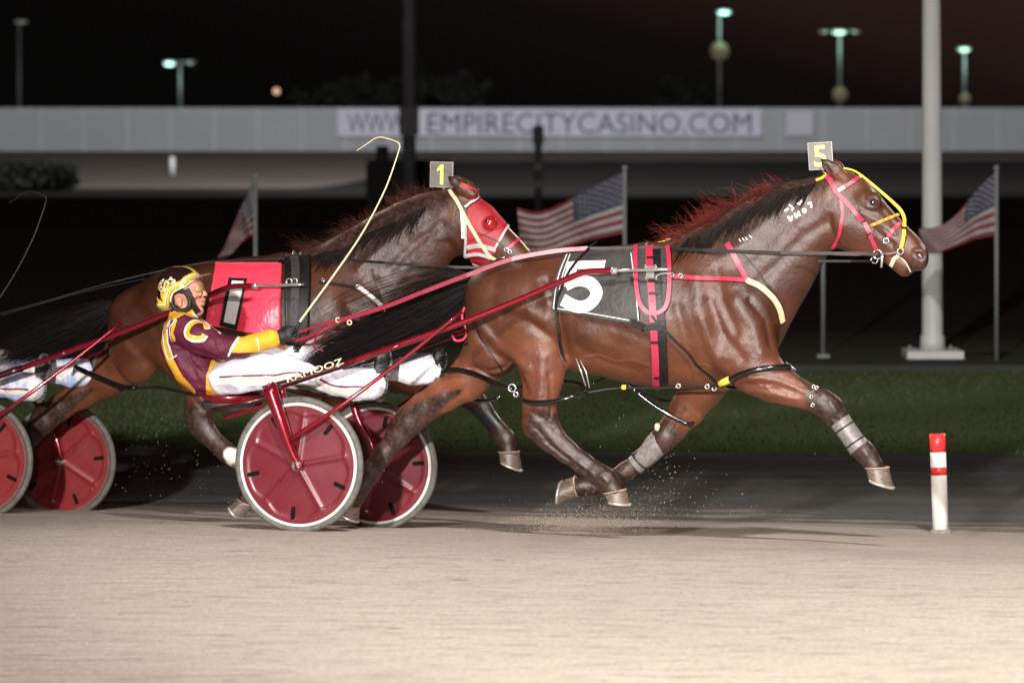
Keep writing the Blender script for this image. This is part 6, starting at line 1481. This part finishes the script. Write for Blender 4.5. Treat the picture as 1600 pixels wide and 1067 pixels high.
# gloved hands: palm with four fingers curled round whip / reins and a thumb from the side of the palm
def hand(wx, wy, dw, nm, up):
    c = at(wx, wy, WD + dw); sgn = -1 if dw < 0 else 1
    f = U * .93 + ZV * (.20 if up else .05); f /= np.linalg.norm(f); s = np.cross(f, V); s = ZV - f * (ZV @ f); s /= np.linalg.norm(s); inn = V * (-sgn)
    Lc = lambda p: tuple(loc3(p))
    G_ = [];  palm = [(*Lc(c - f * .03), .026, .8), (*Lc(c + f * .01), .034, .72), (*Lc(c + f * .050), .036, .62)]
    G_.append((0, .01, [palm, [(*Lc(c + f * .055 + s * .026), .016, .9), (*Lc(c + f * .055 - s * .026), .014, .9)]]))
    for k, (o, L_, r_) in enumerate(((.030, .9, .0105), (.010, 1.0, .011), (-.010, .95, .0105), (-.029, .78, .0092))):
        p0_ = c + f * .060 + s * o; p1 = p0_ + (f * .034 + inn * .006) * L_; p2 = p1 + (f * -.002 + inn * .028) * L_; p3 = p2 + (f * -.024 + inn * .004) * L_
        G_.append((.004, .003, [[(*Lc(p0_), r_, 1), (*Lc(p1), r_ * .96, 1), (*Lc(p2), r_ * .9, 1), (*Lc(p3), r_ * .8, 1)]]))
    t0 = c + f * .015 + s * .030 + inn * .006; t1 = t0 + f * .030 + s * .012 + inn * .014; t2 = t1 + f * .026 - s * .006 + inn * .012
    G_.append((.006, .003, [[(*Lc(t0), .013, 1), (*Lc(t1), .0115, 1), (*Lc(t2), .0095, 1)]]))
    F_ = Field(G_, .0028, pad=.015); v, f_ = F_.extract(1); mesh(nm, wrl(v), f_, M['glove'], person)
    return c + f * .075 + inn * .012
hN = hand(436, 526, -.155, "glove", True); hF = hand(446, 547, .13, "glove", False)
tubeo("cuff", [at(423, 529.5, WD - .163), at(431, 527.5, WD - .158)], [.044, .040], M['gold_cloth'], person, 20)

# ---- whip
grip = at(464, 512, WD - .155)
whip = thing("whip", "long pale driving whip rising from the driver's gloved hand, its lash bent over", "whip", grip)
tubeo("stock", [at(458, 522, WD - .155), grip, at(471, 499, WD - .15), at(520, 432, WD - .12), at(565, 366, WD - .10), at(600, 300, WD - .08), at(618, 252, WD - .06), at(625, 229, WD - .05)], [.0075, .0075, .0065, .0055, .0048, .0042, .0036, .003], M['straw'], whip, 8, 8)
tubeo("lash", [at(625, 229, WD - .05), at(622, 223, WD - .05), at(606, 217, WD - .05), at(590, 215, WD - .05), at(572, 226, WD - .05), at(557, 236, WD - .05)], [.003, .0026, .0024, .0024, .0022, .0018], M['straw'], whip, 6, 6)
tubeo("handle", [at(456, 526, WD - .155), at(464, 512, WD - .155), at(469, 503, WD - .152)], .0095, M['black'], whip, 10)

# ---- reins of horse five
reins = thing("reins", "crimson reins from the driver's hands turning into black leather lines along horse five", "reins", at(470, 530, WD - .1))
Rn = lambda pts, wpx, mat, nm: strapo(nm, None, pts, wpx * SP, mat, reins, n=10, th=.004)
Rn([(452, 533, WD - .14), (480, 527, WD - .16), (530, 501, WD - .2)], 4, M['rein'], "hand_part")
Rn([(468, 519, WD - .15), (500, 507, WD - .18), (530, 501, WD - .2)], 4, M['rein'], "hand_part")
Rn([(530, 501, WD - .2), (600, 480, WD - .22), (662, 456, WD - .23), (730, 430, WD - .23), (800, 405, WD - .21), (870, 392, WD - .17), (918, 388, WD - .13)], 6.5, M['rein'], "rein")
Rn([(918, 388, WD - .13), (960, 388, WD - .11), (1012, 387, WD - .09), (1100, 391, WD - .16), (1220, 395, WD - .19), (1330, 396, WD - .16), (1372, 397, WD - .13)], 5.0, M['black'], "line")
Rn([(1278, 408, WD - .05), (1330, 408, WD - .06), (1366, 408, WD - .1)], 3.5, M['black'], "line_end")
Rn([(448, 548, WD + .12), (480, 536, WD + .14), (540, 512, WD + .18), (640, 476, WD + .2), (760, 424, WD + .2), (900, 393, WD + .14), (1012, 387, WD + .09), (1200, 394, WD + .18), (1360, 398, WD + .14)], 5, M['rein'], "rein")
Rn([(520, 508, WD - .19), (500, 520, WD - .19), (490, 540, WD - .15), (505, 548, WD - .12)], 2.5, M['rein'], "hand_part")
for c in ((528, 500), (546, 504)):
    mb = MB(); ring(mb, at(*c, WD - .2), V, .012, .004, 16, 6); mb.build("rein_buckle", M['cream'], reins)
# buckle of the jogging hook beside the tail
tubeo("tail_ring", [at(x, y, WD - .12) for x, y in ((726, 480), (722, 492), (724, 505), (730, 518), (724, 530), (712, 532), (706, 524))], .008, M['pink'], sulky5, 8, 5)

# ================================================================== second sulky with its driver, at the left edge
def copy_tree(o, parent=None):
    c = o.copy(); COL.objects.link(c)
    if parent is not None: c.parent = parent
    for ch in list(o.children): copy_tree(ch, c)
    return c
T1 = wrl(loc3(at(-36, 717, 1.72))) - at(467.5, 725.5, 0)
s1 = copy_tree(sulky5); s1.location = Vector(s1.location) + Vector(T1); ROOT[s1.name] = np.array(s1.location)
s1['label'] = "red disc wheeled sulky cut by the left edge, behind the maroon jacketed driver"
for wh in s1.children:
    if wh.name.startswith("wheel"):
        wh.data = wh.data.copy(); wh.data.materials[0] = M['disc2']
        for c in wh.children:
            if c.name.startswith("rim"): c.data = c.data.copy(); c.data.materials[0] = simple("worn_dark_rim", (.12, .05, .045), .5)
    if wh.name.startswith("lettering"):
        for c in [wh]: bpy.data.objects.remove(c)
p1_ = copy_tree(person); p1_.location = Vector(p1_.location) + Vector(T1) - Vector(U * .10); ROOT[p1_.name] = np.array(p1_.location)
p1_['label'] = "second driver at the left edge, only pale blue and white trouser legs showing"
for c in p1_.children:
    if c.name.startswith("trousers"): c.data = c.data.copy(); c.data.materials[0] = M['blue_white']
w1_ = copy_tree(whip); w1_.location = Vector(w1_.location) + Vector(T1) - Vector(U * .10); 
m_dk = simple("dim_lit_whip", (.014, .013, .010), .5)  # darkened copy of the pale whip, faint light put into its colour
for c in w1_.children: c.data = c.data.copy(); c.data.materials[0] = m_dk
w1_.location = w1_.location - Vector(U * .08) - Vector((0, 0, .16)); w1_['label'] = "thin whip of the second driver, its lash curling in the dark above the left sulky"
# reins of horse one
r1 = thing("reins", "black reins running along the back of horse one to its red hood", "reins", at(200, 440, W1 - .1))
def Rp(pts, wpx, nm, mat=M['black']): strapo(nm, None, pts, wpx / 258, mat, r1, n=10, th=.004)
Rp([(-40, 500, W1 - .2), (60, 474, W1 - .2), (180, 440, W1 - .18), (320, 411, W1 - .12), (459, 403, W1 - .08)], 1.6, "rein")
Rp([(459, 403, W1 - .08), (600, 410, W1 - .18), (700, 417, W1 - .17), (760, 418, W1 - .13)], 4, "rein")
Rp([(-40, 505, W1 + .2), (180, 445, W1 + .18), (459, 403, W1 + .08), (700, 417, W1 + .17), (760, 418, W1 + .13)], 1.6, "rein")

# ================================================================== dirt thrown up by the hooves
rg = np.random.default_rng(77); cl_ = []
def puff(n, cx, cy, sx, sy, wlo, whi, rlo, rhi, cov=0):
    x = rg.normal(cx, sx, n); y = rg.normal(cy, sy, n) + cov * (x - cx); w_ = rg.uniform(wlo, whi, n)
    for a, b, c in zip(x, y, w_):
        p = at(a, b, c)
        if p[2] > float(gz(p[0], p[1])): cl_.append((p, rg.uniform(rlo, rhi)))
puff(6500, 905, 822, 40, 7, .2, .9, .0006, .0016); puff(2200, 940, 806, 60, 14, .2, .9, .0006, .0015); puff(500, 905, 815, 42, 9, .3, .75, .0012, .0032); puff(420, 955, 800, 55, 18, .3, .9, .001, .003, -.15); puff(70, 1030, 735, 30, 26, .5, .9, .0010, .003)
puff(150, 1060, 800, 80, 24, .3, .9, .001, .003); puff(110, 260, 735, 70, 45, 1.5, 2.6, .0010, .0032); puff(90, 380, 800, 30, 14, 1.5, 2.6, .0015, .004); puff(60, 900, 700, 130, 90, .2, 1.2, .001, .003)
c = np.array([x[0] for x in cl_]); r = np.array([x[1] for x in cl_]); n = len(c)
vs = (c[:, None] + oct_[None] * r[:, None, None] * rg.uniform(.5, 1.6, (n, 6, 1))).reshape(-1, 3)
o = mesh("dirt_spray", vs, (of[None] + (np.arange(n) * 6)[:, None, None]).reshape(-1, 3), simple("thrown_dirt", (0.27, 0.21, 0.165), .9), smooth=False)
tag(o, "spray of dirt kicked up under the hooves of horse five", "dirt", kind='stuff')
